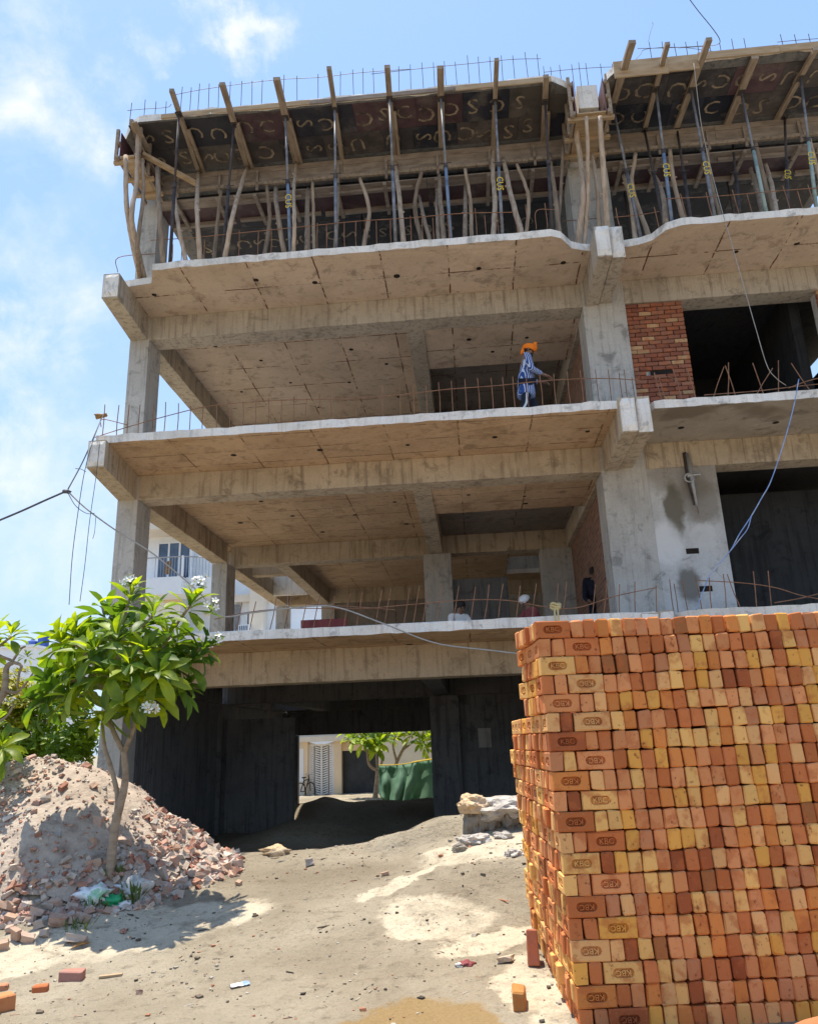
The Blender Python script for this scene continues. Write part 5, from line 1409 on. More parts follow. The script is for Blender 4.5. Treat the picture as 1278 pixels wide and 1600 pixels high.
fr.build('frame', M['gate'], Bc); MB().bar(pt(.12, .87), pt(.3, .87), .12, .05).build('saddle', M['rubber'], Bc)
hb = pt(.5, .97); MB().tube([(hb[0] - .2, hb[1] + .15, hb[2] + .03), hb, (hb[0] + .2, hb[1] - .15, hb[2] + .03)], .016, 6).build('handlebar', M['metal'], Bc)
# back yard trees
def T3(u, v, dy=0.0): return at(u, v, 29.5 + dy)
b3 = T3(585, 1262)
r3 = [(T3(u, v, d), ax, 1.0) for u, v, d, ax in ((552, 1155, 0, (-.4, -.2, 1)), (566, 1160, -.3, (-.2, -.5, .8)), (580, 1155, -.2, (0, -.6, .8)), (595, 1158, -.3, (.2, -.5, .8)), (606, 1150, .2, (.4, 0, 1)), (560, 1140, .4, (-.2, .2, 1)), (578, 1135, .2, (0, 0, 1)), (598, 1135, .2, (.2, 0, 1)), (545, 1145, .5, (-.6, .2, 1)), (588, 1165, -.5, (0, -.8, .2)))]
frangipani(b3, [([b3, T3(588, 1230), T3(590, 1205)], .1, .07), ([T3(590, 1205), T3(577, 1195), T3(573, 1170), T3(566, 1150)], .06, .035), ([T3(590, 1205), T3(588, 1180), T3(588, 1150)], .05, .03), ([T3(590, 1205), T3(597, 1190), T3(596, 1165), T3(604, 1150)], .055, .03)], r3, .62, 'frangipani tree in the back yard in front of the dark gate', 150, 14, leaves=(14, 18))
def T4(u, v, dy=0.0): return at(u, v, 31.0 + dy)
b4 = T4(628, 1268)
r4 = [(T4(u, v, d), ax, 1.0) for u, v, d, ax in ((618, 1150, 0, (-.3, -.3, 1)), (640, 1148, 0, (0, -.5, 1)), (658, 1158, -.2, (.4, -.5, .7)), (668, 1150, 0, (.5, 0, 1)), (630, 1140, .2, (0, 0, 1)), (655, 1140, .2, (.2, 0, 1)), (664, 1168, -.3, (.5, -.6, .2)), (680, 1150, .1, (.6, 0, 1)))]
frangipani(b4, [([b4, T4(618, 1210), T4(620, 1192), T4(633, 1165), T4(640, 1150)], .09, .04), ([T4(620, 1192), T4(614, 1165), T4(618, 1150)], .05, .03), ([T4(630, 1172), T4(645, 1160), T4(658, 1152)], .045, .03)], r4, .58, 'darker back yard tree rising behind the green net', 110, 17, leaves=(13, 17))
# green shade net on its line
YT = 28.0
def tarp():
    top = [at(592, 1197, YT), at(612, 1197, YT), at(635, 1195, YT), at(655, 1191, YT), at(690, 1186, YT)]
    bot = [at(591, 1242, YT - .3), at(606, 1256, YT - .6), at(622, 1270, YT - .9), at(638, 1257, YT - .3), at(690, 1252, YT)]
    t_, b_ = curve_pts(top, 6), curve_pts(bot, 6); n = len(t_); mrow = 12; vs = []
    for j in range(mrow + 1):
        f = j / mrow
        for i in range(n):
            p = t_[i].lerp(b_[i], f)
            p.y += .17 * math.sin(i * 1.05 + f * 1.6) * (.4 + f) + .16 * noise.noise(Vector((i * .3, f * 3, 2)))
            vs.append(p)
    fs = [(j * n + i, j * n + i + 1, (j + 1) * n + i + 1, (j + 1) * n + i) for j in range(mrow) for i in range(n - 1)]
    me = bpy.data.meshes.new('shade_net'); me.from_pydata([tuple(p) for p in vs], [], fs); me.polygons.foreach_set('use_smooth', [True] * len(fs))
    sm = link('shade_net', me, M['tarp']); sm.modifiers.new('thick', 'SOLIDIFY').thickness = .008
    return tag(sm, 'green shade net hung on a line across the back yard', 'net'), t_
net, tl = tarp()
tag(MB().tube([p + Vector((0, -.03, .03)) for p in tl], [.03 if i > 14 else .018 for i in range(len(tl))], 6).build('yellow_ribbon', M['yellow'], None), 'yellow ribbon along the top of the green net', 'ribbon')

# ------------------------------------------------------------ apartment block behind, left
YA = 38.0
def A(u, v, d=0): return at(u, v, YA + d)
AP = empty('apartment_building', (-14, YA, -.5)); tag(AP, 'white apartment block with a railed balcony seen between the left columns', 'building')
xl = A(186, 900).x
z_b0, z_b1 = A(262, 912).z, A(262, 900).z
MB().box(xl, -6.5, YA + 1.6, YA + 12, -.5, 7.2).build('wall', M['white'], AP)
x_bal = A(284, 900).x
MB().box(xl, x_bal - .6, YA + 1.6, YA + 12, 7.2, 19).build('wall', M['white'], AP); MB().box(x_bal - .6, -4, YA + 3.2, YA + 12, 7.2, 15).build('wall', M['white'], AP)
MB().box(xl, x_bal, YA, YA + 1.6, z_b0 - .55, z_b1 - .05).build('balcony_slab', M['white'], AP); MB().box(xl, x_bal + .4, YA, YA + 1.6, 12.9, 13.3).build('balcony_slab', M['cream2'], AP); MB().box(x_bal, x_bal + 1.5, YA + .6, YA + 3.2, z_b0 - .5, z_b1).build('balcony_slab', M['white'], AP)
rl = MB().tube([(xl, YA + .06, z_b1 + 1.02), (x_bal, YA + .06, z_b1 + 1.02), (x_bal + 1.5, YA + .7, z_b1 + 1.02)], .035, 6).build('railing', M['metal'], AP)
x = xl + 1.9
while x < x_bal + 1.5:
    yy = YA + .06 if x < x_bal else YA + .06 + (x - x_bal) / 1.5 * .64
    MB().tube([(x, yy, z_b1 - .05), (x, yy, z_b1 + 1.02)], .016, 5).build('baluster', M['metal'], AP); x += .15
MB().box(x_bal - .05, x_bal + .05, YA + .0, YA + .12, z_b1 - .05, z_b1 + 1.06).build('railing_post', M['white'], AP)
def window(x0, x1, z0, z1, y, npan=2, fr=.07):
    f = MB()
    f.box(x0, x1, y - .1, y - .02, z0, z0 + fr); f.box(x0, x1, y - .1, y - .02, z1 - fr, z1)
    for i in range(npan + 1):
        xx = x0 + (x1 - x0 - fr) * i / npan; f.box(xx, xx + fr, y - .105, y - .02, z0 + fr, z1 - fr)
    w_ = f.build('window', M['white'], AP)
    for i in range(npan):
        xa = x0 + fr + (x1 - x0 - fr) * i / npan; MB().box(xa, xa + (x1 - x0 - fr) / npan - fr, y - .05, y - .03, z0 + fr, z1 - fr).build('pane', M['glass'], w_)
window(A(228, 850).x, A(283, 850).x, z_b1, z_b1 + 2.25, YA + 1.6, 3, .09)
MB().box(A(237, 930).x, A(266, 930).x, YA + 1.55, YA + 1.62, A(250, 933).z, A(250, 917).z - .1).build('recess_panel', M['cream'], AP)
window(A(336, 965).x, A(346, 965).x, 6.4, 8.6, YA + 3.2, 1); window(A(357, 960).x, A(372, 960).x, 6.0, 8.8, YA + 3.2, 1)
MB().box(A(368, 960).x, A(392, 960).x, YA + 2.4, YA + 3.2, 5, 10.2).build('pilaster', M['cream2'], AP)
for k in range(5): MB().tube([(A(333 + 3 * k, 960).x, YA + 3.1, 5), (A(333 + 3 * k, 960).x, YA + 3.1, 9.2)], .05, 6).build('pipe', M['metal'], AP)
MB().box(A(340, 930).x, A(400, 930).x, YA + 2.8, YA + 3.2, 9.3, 9.7).build('balcony_slab', M['cream2'], AP)
cl = MB(); cl.add([A(258, 878, .2), A(268, 876, .2), A(266, 898, .2), A(257, 897, .2)], [(0, 1, 2, 3)])
c_o = cl.build('laundry_cloth', M['leafdry']); c_o.modifiers.new('thick', 'SOLIDIFY').thickness = .02; tag(c_o, 'brownish cloth drying on the balcony railing of the white apartment block', 'cloth')
# air conditioner box with its pipe loop
ac = empty('air_conditioner', A(382, 985, 2.2)); tag(ac, 'small white air conditioner unit with blue grille beside the pale pillar', 'air conditioner')
p0 = A(375, 990, 2.2); p1 = A(392, 977, 2.2)
MB().box(p0.x, p1.x, YA + 1.9, YA + 2.3, p0.z, p1.z).build('case', M['white'], ac)
for k in range(5): MB().box(p0.x + .05 + k * .1, p0.x + .1 + k * .1, YA + 1.87, YA + 1.9, p0.z + .06, p1.z - .06).build('grille_bar', M['glass'], ac)
# far pale house with roof tanks
p = at(0, 1005, 60); q = at(66, 1060, 60)
FH = empty('far_house', (p.x, 60, -.5)); tag(FH, 'pale far house behind the shrubs at the left edge', 'house')
MB().box(p.x - 12, q.x - 1, 60, 70, -.5, at(40, 1012, 60).z).build('wall', M['white'], FH); MB().box(p.x - 12, q.x - .8, 59.8, 70.2, at(40, 1012, 60).z, at(40, 1010, 60).z + .1).build('parapet', M['white'], FH)
for (u, v, w, hgt, lb) in ((50, 1012, .5, .5, 'lower of two blue water tanks on the far pale house'), (66, 1023, .45, .9, 'taller of two blue water tanks on the far pale house')):
    p = at(u, v, 62); zb = at(40, 1010, 60).z + .12
    tk = empty('water_tank', (p.x, 62, zb)); tag(tk, lb, 'water tank', 'blue tanks on the far house')
    MB().tube([(p.x, 62, zb), (p.x, 62, zb + hgt), (p.x, 62, zb + hgt + .12)], [w, w, w * .4], 14).build('tank', M['tank'], tk); MB().tube([(p.x, 62, zb + hgt + .12), (p.x, 62, zb + hgt + .2)], .15, 10).build('lid', M['tank'], tk)

# ------------------------------------------------------------ people
def skin_mesh(name, verts, edges, radii, sub=2, root=0):
    me = bpy.data.meshes.new(name); me.from_pydata(verts, edges, [])
    o = bpy.data.objects.new(name, me); COL.objects.link(o)
    sk = o.modifiers.new('s', 'SKIN'); sk.use_smooth_shade = True
    for i, r in enumerate(radii):
        d = me.skin_vertices[0].data[i]; d.radius = r if isinstance(r, tuple) else (r, r); d.use_root = (i == root)
    o.modifiers.new('u', 'SUBSURF').levels = sub
    dg = bpy.context.evaluated_depsgraph_get(); dg.update()
    m2 = bpy.data.meshes.new_from_object(o.evaluated_get(dg)); bpy.data.objects.remove(o); bpy.data.meshes.remove(me)
    m2.polygons.foreach_set('use_smooth', [True] * len(m2.polygons)); m2.materials.clear(); m2.name = name
    return m2
class Skel:
    def __init__(s): s.v = []; s.e = []; s.r = []
    def p(s, co, r, par=None):
        s.v.append(tuple(co)); s.r.append(r); i = len(s.v) - 1
        if par is not None: s.e.append((par, i))
        return i
    def chain(s, par, items):
        for co, r in items: par = s.p(co, r, par)
        return par
def hand(sk, par, wrist, fwd, side, dn_):
    """palm, four unequal bent fingers and a thumb off the side of the palm"""
    w, f, s_, d = Vector(wrist), Vector(fwd), Vector(side), Vector(dn_)
    pm = sk.p(w + f * .05, (.034, .018), par)
    for k, (off, ln) in enumerate(((-.03, .07), (-.01, .08), (.01, .075), (.028, .06))):
        a = w + f * .095 + s_ * off
        sk.chain(pm, [(a, .0095), (a + f * ln * .5 + d * .012, .009), (a + f * ln * .8 + d * .045, .008)])
    sk.chain(pm, [(w + f * .05 - s_ * .042 + d * .005, .011), (w + f * .085 - s_ * .055 + d * .02, .0095)])
def person(loc, rz, pose, label, shirt, trousers, turban=None, beard=False, cap=None, name='person'):
    e = empty(name, loc); e.rotation_euler = (0, 0, rz); tag(e, label, 'person')
    def add(nm, me, mat):
        me.materials.clear(); me.materials.append(mat); o = bpy.data.objects.new(nm, me); COL.objects.link(o); o.parent = e; return o
    P = {k: Vector(v) for k, v in pose.items() if isinstance(v, tuple)}
    hd = (P['head'] - P['neck']).normalized()
    fw_ = Vector(pose.get('face', (1, 0, 0))); fw_ = (fw_ - hd * fw_.dot(hd)).normalized(); sd = hd.cross(fw_)
    sk = Skel()
    pv = sk.p(P['pelvis'], (.15, .11))
    sp = sk.p((P['pelvis'] + P['chest']) / 2, (.125, .1), pv); ch = sk.p(P['chest'], (.15, .11), sp); nk = sk.p(P['neck'], .058, ch)
    sk.chain(nk, [(P['neck'] + hd * .08 + fw_ * .012, .062), (P['head'], (.083, .095)), (P['head'] + hd * .08, (.07, .08))])
    for s_ in ('l', 'r'):
        sg = 1 if s_ == 'l' else -1
        i = sk.chain(ch, [(P['sh_' + s_], .062), ((P['sh_' + s_] + P['el_' + s_]) / 2, .05), (P['el_' + s_], .042), ((P['el_' + s_] + P['wr_' + s_]) / 2, .038), (P['wr_' + s_], .027)])
        f = (P['wr_' + s_] - P['el_' + s_]).normalized(); side = f.cross(Vector((0, 0, 1))); side = side.normalized() if side.length > .1 else sd
        hand(sk, i, P['wr_' + s_], f, side * sg, Vector((0, 0, -1)))
        i = sk.chain(pv, [(P['hip_' + s_], .095), ((P['hip_' + s_] + P['kn_' + s_]) / 2, .078), (P['kn_' + s_], .058), ((P['kn_' + s_] + P['an_' + s_]) / 2, .052), (P['an_' + s_], .038)])
        tf = Vector(pose.get('toe_' + s_, (.14, 0, -.04))); sk.chain(i, [(P['an_' + s_] + tf * .5 + Vector((0, 0, -.02)), .036), (P['an_' + s_] + tf, .03)])
    add('body', skin_mesh('body', sk.v, sk.e, sk.r), M['skin'])
    # shirt: loose over the torso and the arms, open at neck, cuffs and hem
    sk = Skel(); hem = P['pelvis'] - (P['chest'] - P['pelvis']).normalized() * pose.get('hem', .14)
    h0 = sk.p(hem, (.225, .2)); pv = sk.p(P['pelvis'], (.2, .17), h0); sp = sk.p((P['pelvis'] + P['chest']) / 2, (.165, .135), pv); ch = sk.p(P['chest'] + Vector((0, 0, .02)), (.172, .13), sp); sk.p(P['neck'] - hd * .03, .075, ch)
    for s_ in ('l', 'r'):
        sk.chain(ch, [(P['sh_' + s_], .08), ((P['sh_' + s_] + P['el_' + s_]) / 2, .07), (P['el_' + s_], .06), (P['el_' + s_].lerp(P['wr_' + s_], .85), .042)])
    add('shirt', skin_mesh('shirt', sk.v, sk.e, sk.r, 2, 1), M[shirt])
    sk = Skel(); pv = sk.p(P['pelvis'], (.16, .125))
    for s_ in ('l', 'r'): sk.chain(pv, [(P['hip_' + s_], .112), ((P['hip_' + s_] + P['kn_' + s_]) / 2, .096), (P['kn_' + s_], .078), ((P['kn_' + s_] + P['an_' + s_]) / 2, .07), (P['an_' + s_].lerp(P['kn_' + s_], .1), .06)])
    add('trousers', skin_mesh('trousers', sk.v, sk.e, sk.r), M[trousers])
    if pose.get('stripe'):
        s_ = 'r'; off = Vector((0, -1, 0)); q = [(P['hip_' + s_] + P['kn_' + s_]) / 2 + off * .1, P['kn_' + s_] + off * .083, (P['kn_' + s_] + P['an_' + s_]) / 2 + off * .075, P['an_' + s_] + off * .062]
        m_ = MB(); q = curve_pts(q, 4); m_.tube(q, .022, 6); add('trouser_stripe', m_.mesh('trouser_stripe', True), M['shirt_w'])
    # face
    c = P['head']
    nb = MB(); nb.tube([c + fw_ * .088 + hd * .02, c + fw_ * .115 - hd * .018, c + fw_ * .092 - hd * .026], [.008, .016, .008], 6); add('nose', nb.mesh('nose', True), M['skin'])
    for s_ in (-1, 1):
        ey_ = MB(); q = c + fw_ * .083 + sd * .033 * s_ + hd * .018; ey_.tube([q - fw_ * .01, q + fw_ * .008], [.013, .007], 8); add('eye', ey_.mesh('eye', True), M['hair'])
        ea = MB(); q = c + sd * .085 * s_ - fw_ * .01; ea.tube([q + hd * .03, q + sd * .018 * s_, q - hd * .03], [.012, .02, .01], 6); add('ear', ea.mesh('ear', True), M['skin'])
    mo = MB(); q = c + fw_ * .088 - hd * .05; mo.tube([q - sd * .022, q + fw_ * .004, q + sd * .022], [.004, .008, .004], 6); add('mouth', mo.mesh('mouth', True), M['red_cloth'])
    def blob(nm, ctr, rad, mat, seed=0, amp=.06):
        bm = bmesh.new(); bmesh.ops.create_icosphere(bm, subdivisions=3, radius=1)
        for v in bm.verts:
            n = v.co.copy(); k = 1 + amp * noise.noise(n * 3 + Vector((seed, 0, 0)))
            v.co = ctr + (fw_ * n.x * rad[0] + sd * n.y * rad[1] + hd * n.z * rad[2]) * k
        me = bpy.data.meshes.new(nm); bm.to_mesh(me); bm.free(); me.polygons.foreach_set('use_smooth', [True] * len(me.polygons)); return add(nm, me, mat)
    blob('hair', c + hd * .045 - fw_ * .022, (.1, .098, .095), M['hair'])
    if beard: blob('beard', c + fw_ * .055 - hd * .085, (.052, .06, .065), M['hair'], 3, .15)
    if turban:
        for k in range(4):
            t0 = -.16 + k * .012
            ring = []
            for i in range(25):
                t = 2 * math.pi * i / 24
                ring.append(c + hd * (.028 + k * .021 + .018 * math.cos(t) * (1 if k % 2 else .4)) + fw_ * math.cos(t) * (.108 - .004 * abs(k - 1.5)) + sd * math.sin(t) * (.103 - .004 * abs(k - 1.5)))
            add('turban', MB().tube(ring, .022, 8).mesh('turban', True), M[turban])
        blob('turban_knot', c + fw_ * .085 + hd * .155, (.04, .05, .065), M[turban], 5, .3); blob('turban_knot', c + fw_ * .11 + hd * .09, (.035, .06, .045), M[turban], 8, .3)
        blob('turban_tail', c - fw_ * .1 - hd * .035, (.035, .06, .075), M[turban], 6, .2)
    if cap: blob(cap, c + hd * .06 - fw_ * .005, (.118, .112, .085), M['shirt_w'], 2, .12)
    return e
mz = TOP[2] + .002
mp = at(822, 600, 12.75)
walk = dict(pelvis=(0, 0, .93), chest=(.03, 0, 1.33), neck=(.055, 0, 1.49), head=(.09, 0, 1.6), face=(1, 0, -.05), sh_l=(.03, .19, 1.4), sh_r=(.03, -.19, 1.4), el_l=(.07, .25, 1.12), el_r=(.08, -.24, 1.12), wr_l=(.3, .16, 1.05), wr_r=(.31, -.15, 1.04),
            hip_l=(0, .09, .88), hip_r=(0, -.09, .88), kn_l=(.16, .1, .5), kn_r=(-.06, -.1, .48), an_l=(.14, .1, .09), an_r=(-.3, -.1, .14), toe_r=(.12, 0, -.09), hem=.28, stripe=True)
person((mp.x, 12.75, mz), R_(4), walk, 'bearded man in orange turban and blue striped shirt walking along the second floor edge', 'stripes', 'navy', 'orange', True)
sit = dict(pelvis=(0, 0, .15), chest=(.1, 0, .52), neck=(.15, 0, .67), head=(.21, 0, .77), face=(1, 0, -.3), sh_l=(.12, .18, .58), sh_r=(.12, -.18, .58), el_l=(.28, .24, .36), el_r=(.28, -.24, .36), wr_l=(.48, .1, .3), wr_r=(.48, -.1, .3),
           hip_l=(.02, .1, .13), hip_r=(.02, -.1, .13), kn_l=(.38, .26, .38), kn_r=(.38, -.26, .38), an_l=(.32, .2, .05), an_r=(.32, -.2, .05), hem=.06)
fz = TOP[1] + .002
q = at(836, 955, 15.0)
person((q.x, 15.0, fz), R_(-150), sit, 'crouching person in a white cap and dull red shirt at the first floor edge', 'red_cloth', 'navy', None, False, 'white_cap')
q = at(712, 958, 15.3)
person((q.x, 15.3, fz), R_(-60), sit, 'person sitting low behind the first floor edge beside the inner column', 'shirt_w', 'navy')
bend = dict(walk); bend.update(chest=(.1, 0, 1.28), neck=(.16, 0, 1.42), head=(.22, 0, 1.51), stripe=False, el_l=(.22, .25, 1.0), el_r=(.22, -.24, 1.0), wr_l=(.4, .15, .9), wr_r=(.4, -.14, .9))
q = at(932, 930, 16.3)
person((q.x, 16.3, fz), R_(-100), bend, 'person in dark clothes standing in the shade by the brick cross wall', 'navy', 'navy')

# ------------------------------------------------------------ debris on the ground
rg = random.Random(77)
def chunk_verts(p, s, rot, rg_):
    k = [Vector((sx * s[0] * rg_.uniform(.35, 1), sy * s[1] * rg_.uniform(.4, 1), sz * s[2] * rg_.uniform(.4, 1))) for sx in (-1, 1) for sy in (-1, 1) for sz in (-1, 1)]
    return [p + rot @ v for v in k]
CF = ((0, 1, 3, 2), (4, 6, 7, 5), (0, 4, 5, 1), (2, 3, 7, 6), (0, 2, 6, 4), (1, 5, 7, 3))
RUB = [(.36, .19, .13), (.42, .25, .19), (.45, .29, .23), (.34, .15, .1), (.48, .4, .33), (.42, .38, .33), (.52, .46, .4), (.4, .32, .26), (.46, .38, .32), (.44, .37, .3), (.47, .31, .22)]
def euler(rg_): return Matrix.Rotation(rg_.uniform(0, 6.28), 3, 'Z') @ Matrix.Rotation(rg_.uniform(-.7, .7), 3, 'X') @ Matrix.Rotation(rg_.uniform(-.7, .7), 3, 'Y')
vs, fs, cs = [], [], []
n = 0
while n < 10500:
    x, y = rg.uniform(-7.6, -2.1), rg.uniform(7.0, 10.4)
    h = mound(x, y)
    foot = math.exp(-((h - .12) / .16) ** 2)
    right = sst(-4.0, -3.2, x)
    left = .9 * (1 - sst(-5.0, -4.5, x)) * (h > .3) * (h < 1.25)
    dens = (.22 + left + .55 * right * (h > .05) + .75 * foot * (h > .015)) * (h > .01) * (.35 + 1.3 * max(0, noise.noise(Vector((x * 1.3, y * 1.3, 4))) + .35))
    if y > 9.6: dens *= .5
    if rg.random() > dens: n += .25; continue
    s = min(.06, .008 + rg.expovariate(1 / (.009 + .016 * foot + .006 * right)))
    sc = [s * rg.uniform(.7, 1.3), s * rg.uniform(.5, 1), s * rg.uniform(.35, .7)]
    p = Vector((x, y, ground(x, y) + .05 * (h > .15) + s * .15))
    c = rg.choice(RUB); f = rg.uniform(.8, 1.2); b = len(vs)
    vs += [tuple(v) for v in chunk_verts(p, sc, euler(rg), rg)]; fs += [tuple(b + i for i in q) for q in CF]; cs += [(c[0] * f, c[1] * f, c[2] * f, 1)] * 8
    n += 1
tag(vc_object('rubble', vs, fs, cs, M['rubble']), kind='stuff', label='small broken brick and mortar pieces strewn over the rubble heap', cat='rubble')
# pebbles, crumbs and twigs on the sand
vs, fs, cs = [], [], []
for k in range(5200):
    x, y = rg.uniform(-4.2, .9), rg.uniform(4.4, 9.6)
    if mound(x, y) > .1 or rg.random() > .25 + 1.2 * max(0, noise.noise(Vector((x * 1.1, y * 1.1, 9)))): continue
    s = min(.035, .004 + rg.expovariate(1 / .0048)); b = len(vs)
    c = rg.choice([(.09, .07, .05), (.14, .11, .08), (.3, .27, .22), (.4, .36, .3), (.36, .16, .09), (.06, .05, .04)])
    el = (s * 3.5, s * .4, s * .3) if rg.random() < .12 else (s, s * .8, s * .5)
    vs += [tuple(v) for v in chunk_verts(Vector((x, y, ground(x, y) + s * .1)), el, Matrix.Rotation(rg.uniform(0, 6.28), 3, 'Z'), rg)]; fs += [tuple(b + i for i in q) for q in CF]; cs += [(*c, 1)] * 8
tag(vc_object('pebbles', vs, fs, cs, M['rubble']), kind='stuff', label='crumbs, pebbles and twigs scattered over the sand', cat='pebbles')
# bigger broken bricks, one by one
_ck = []
for k in range(8):
    r2 = random.Random(k + 50); bm = bmesh.new(); bmesh.ops.create_cube(bm, size=1)
    for v in bm.verts: v.co = Vector((v.co.x * r2.uniform(.7, 1), v.co.y * r2.uniform(.6, 1), v.co.z * r2.uniform(.6, 1)))
    bmesh.ops.subdivide_edges(bm, edges=list(bm.edges), cuts=1, use_grid_fill=True)
    for v in bm.verts: v.co *= 1 + r2.uniform(-.2, .14)
    bmesh.ops.bevel(bm, geom=list(bm.edges), offset=.02, segments=1, affect='EDGES')
    me = bpy.data.meshes.new('broken_brick'); bm.to_mesh(me); bm.free(); me.materials.append(M['brick_dusty']); _ck.append(me)
def frag(u, v, w, h, c, label, group, rz=None, y0=5.5):
    p = drop(u, v + h * .3, y0)
    m_ = p.y / FPX
    o = bpy.data.objects.new('broken_brick', rg.choice(_ck)); COL.objects.link(o)
    o.location = p + Vector((0, 0, h * m_ * .45)); o.scale = (w * m_ * .92, w * m_ * rg.uniform(.5, .75), h * m_ * .95)
    o.rotation_euler = (rg.uniform(-.35, .35), rg.uniform(-.35, .35), rg.uniform(-.6, .6) if rz is None else rz); f = rg.uniform(.9, 1.1); o.color = (c[0] * f, c[1] * f, c[2] * f, 1)
    tag(o, label, 'broken brick', group)
BR, PK, GY, OR = (.38, .19, .125), (.48, .32, .25), (.45, .41, .36), (.48, .27, .16)
CNAME = {BR: 'reddish', PK: 'dusty pink', GY: 'grey', OR: 'orange'}
frag(152, 1290, 17, 24, PK, 'pale pink broken brick left of the tree trunk, half way up the heap', 'broken bricks on the heap')
frag(145, 1320, 12, 16, OR, 'small orange broken brick left of the trunk, below the pale pink one', 'broken bricks on the heap')
frag(147, 1355, 26, 18, OR, 'large orange brown broken brick touching the left side of the trunk foot', 'broken bricks on the heap')
frag(35, 1364, 22, 14, PK, 'rounded pink broken brick alone on bare sand of the heap at left', 'broken bricks on the heap')
frag(193, 1320, 26, 16, PK, 'broken brick right of the trunk at half its height', 'broken bricks on the heap')
frag(270, 1352, 20, 20, BR, 'dark red broken brick set on edge in the rubble right of the trunk', 'broken bricks on the heap')
for k, (u, v, w, h, c) in enumerate(sorted([(200, 1372, 20, 14, BR), (222, 1362, 16, 12, PK), (255, 1372, 16, 24, GY), (243, 1384, 14, 10, GY), (285, 1382, 22, 12, PK), (316, 1372, 22, 12, BR), (300, 1368, 14, 14, GY), (262, 1396, 20, 14, BR), (232, 1398, 12, 10, PK), (338, 1362, 22, 10, PK), (372, 1352, 18, 12, PK), (356, 1358, 14, 14, OR), (280, 1400, 16, 14, GY), (246, 1340, 14, 10, BR), (226, 1330, 14, 10, PK), (325, 1352, 14, 8, BR)])):
    frag(u, v, w, h, c, '%s broken brick in the rubble spill, %s from the tree trunk' % (CNAME[c], ORD[k]), 'broken bricks right of the trunk')
for k, (u, v, w, h, c) in enumerate(sorted([(10, 1418, 30, 14, OR), (15, 1440, 20, 16, OR), (24, 1465, 24, 20, BR), (5, 1482, 20, 16, OR), (42, 1470, 24, 14, PK), (48, 1440, 16, 10, PK), (60, 1430, 26, 14, PK), (76, 1418, 22, 12, GY), (86, 1415, 24, 16, PK), (90, 1444, 28, 18, BR), (108, 1442, 18, 12, PK), (128, 1438, 24, 14, PK), (60, 1448, 18, 14, GY), (35, 1425, 14, 10, BR), (112, 1420, 20, 12, GY), (15, 1455, 16, 12, PK), (70, 1462, 20, 12, GY), (140, 1426, 18, 10, BR)])):
    frag(u, v, w, h, c, '%s broken brick at the foot of the heap, %s from the left edge' % (CNAME[c], ORD[k]), 'broken bricks at the foot of the heap')
frag(118, 1470, 36, 12, (.4, .38, .36), 'flat grey broken stone at the foot of the heap, apart from the others', 'broken bricks on the heap')
frag(108, 1250, 14, 8, (.6, .55, .48), 'whitish flat piece on the top of the heap', 'broken bricks on the heap', y0=6.5)
frag(192, 1458, 12, 8, (.35, .08, .04), 'dark red brick chip on the sand below the plastic bag', 'broken bricks on the heap')
frag(373, 1382, 12, 8, OR, 'small orange chip on the sand right of the rubble spill', 'broken bricks on the heap')
frag(602, 1367, 13, 6, OR, 'small orange brick chip alone in the middle of the sand', 'broken bricks on the heap')
frag(484, 1350, 15, 12, (.4, .39, .37), 'small grey stone on the sand bank near its crest', 'broken bricks on the heap')
frag(218, 1553, 10, 8, (.22, .08, .06), 'dark little brick crumb on the foreground sand right of the whole brick', 'broken bricks on the heap', y0=4)
frag(790, 1502, 26, 10, (.5, .42, .3), 'flat tan stone between the red wrapper and the brick stack', 'broken bricks on the heap', y0=4)
# plastic bags and wrappers
def bag(name, u, v, size, mat, label, seed, cat='plastic bag', y0=5.0, up=.4, rz=0):
    p = drop(u, v, y0); o = lump(name, size, mat, seed, 3, .5, 2.2); o.location = p + Vector((0, 0, size[2] * up)); o.rotation_euler[2] = rz
    return tag(o, label, cat)
bag('plastic_bag', 146, 1411, (.16, .1, .1), M['bag'], 'crumpled white and green plastic bag below the tree trunk', 3)
bag('plastic_bag', 178, 1414, (.1, .07, .06), M['bag_green'], 'bright green end of a plastic bag hanging over the rubble', 5)
bag('plastic_bag', 192, 1417, (.09, .05, .035), M['shirt_w'], 'white plastic flap right of the bright green bag', 6)
bag('plastic_bag', 213, 1402, (.14, .1, .12), M['bag_clear'], 'dirty see-through plastic bag behind the weed right of the trunk', 8)
bag('plastic_bag', 196, 1390, (.12, .06, .05), M['shirt_w'], 'thin white plastic film on bricks at the foot of the trunk', 9)
bag('wrapper', 431, 1336, (.15, .08, .07), M['rock_o'], 'folded tan cement paper on the crest of the sand bank', 12, 'paper')
bag('wrapper', 728, 1510, (.055, .035, .025), M['red_cloth'], 'red crumpled wrapper on the foreground sand', 14, 'wrapper', 4)
bag('wrapper', 718, 1512, (.03, .025, .02), M['bag_clear'], 'clear film end beside the red crumpled wrapper', 15, 'wrapper', 4)
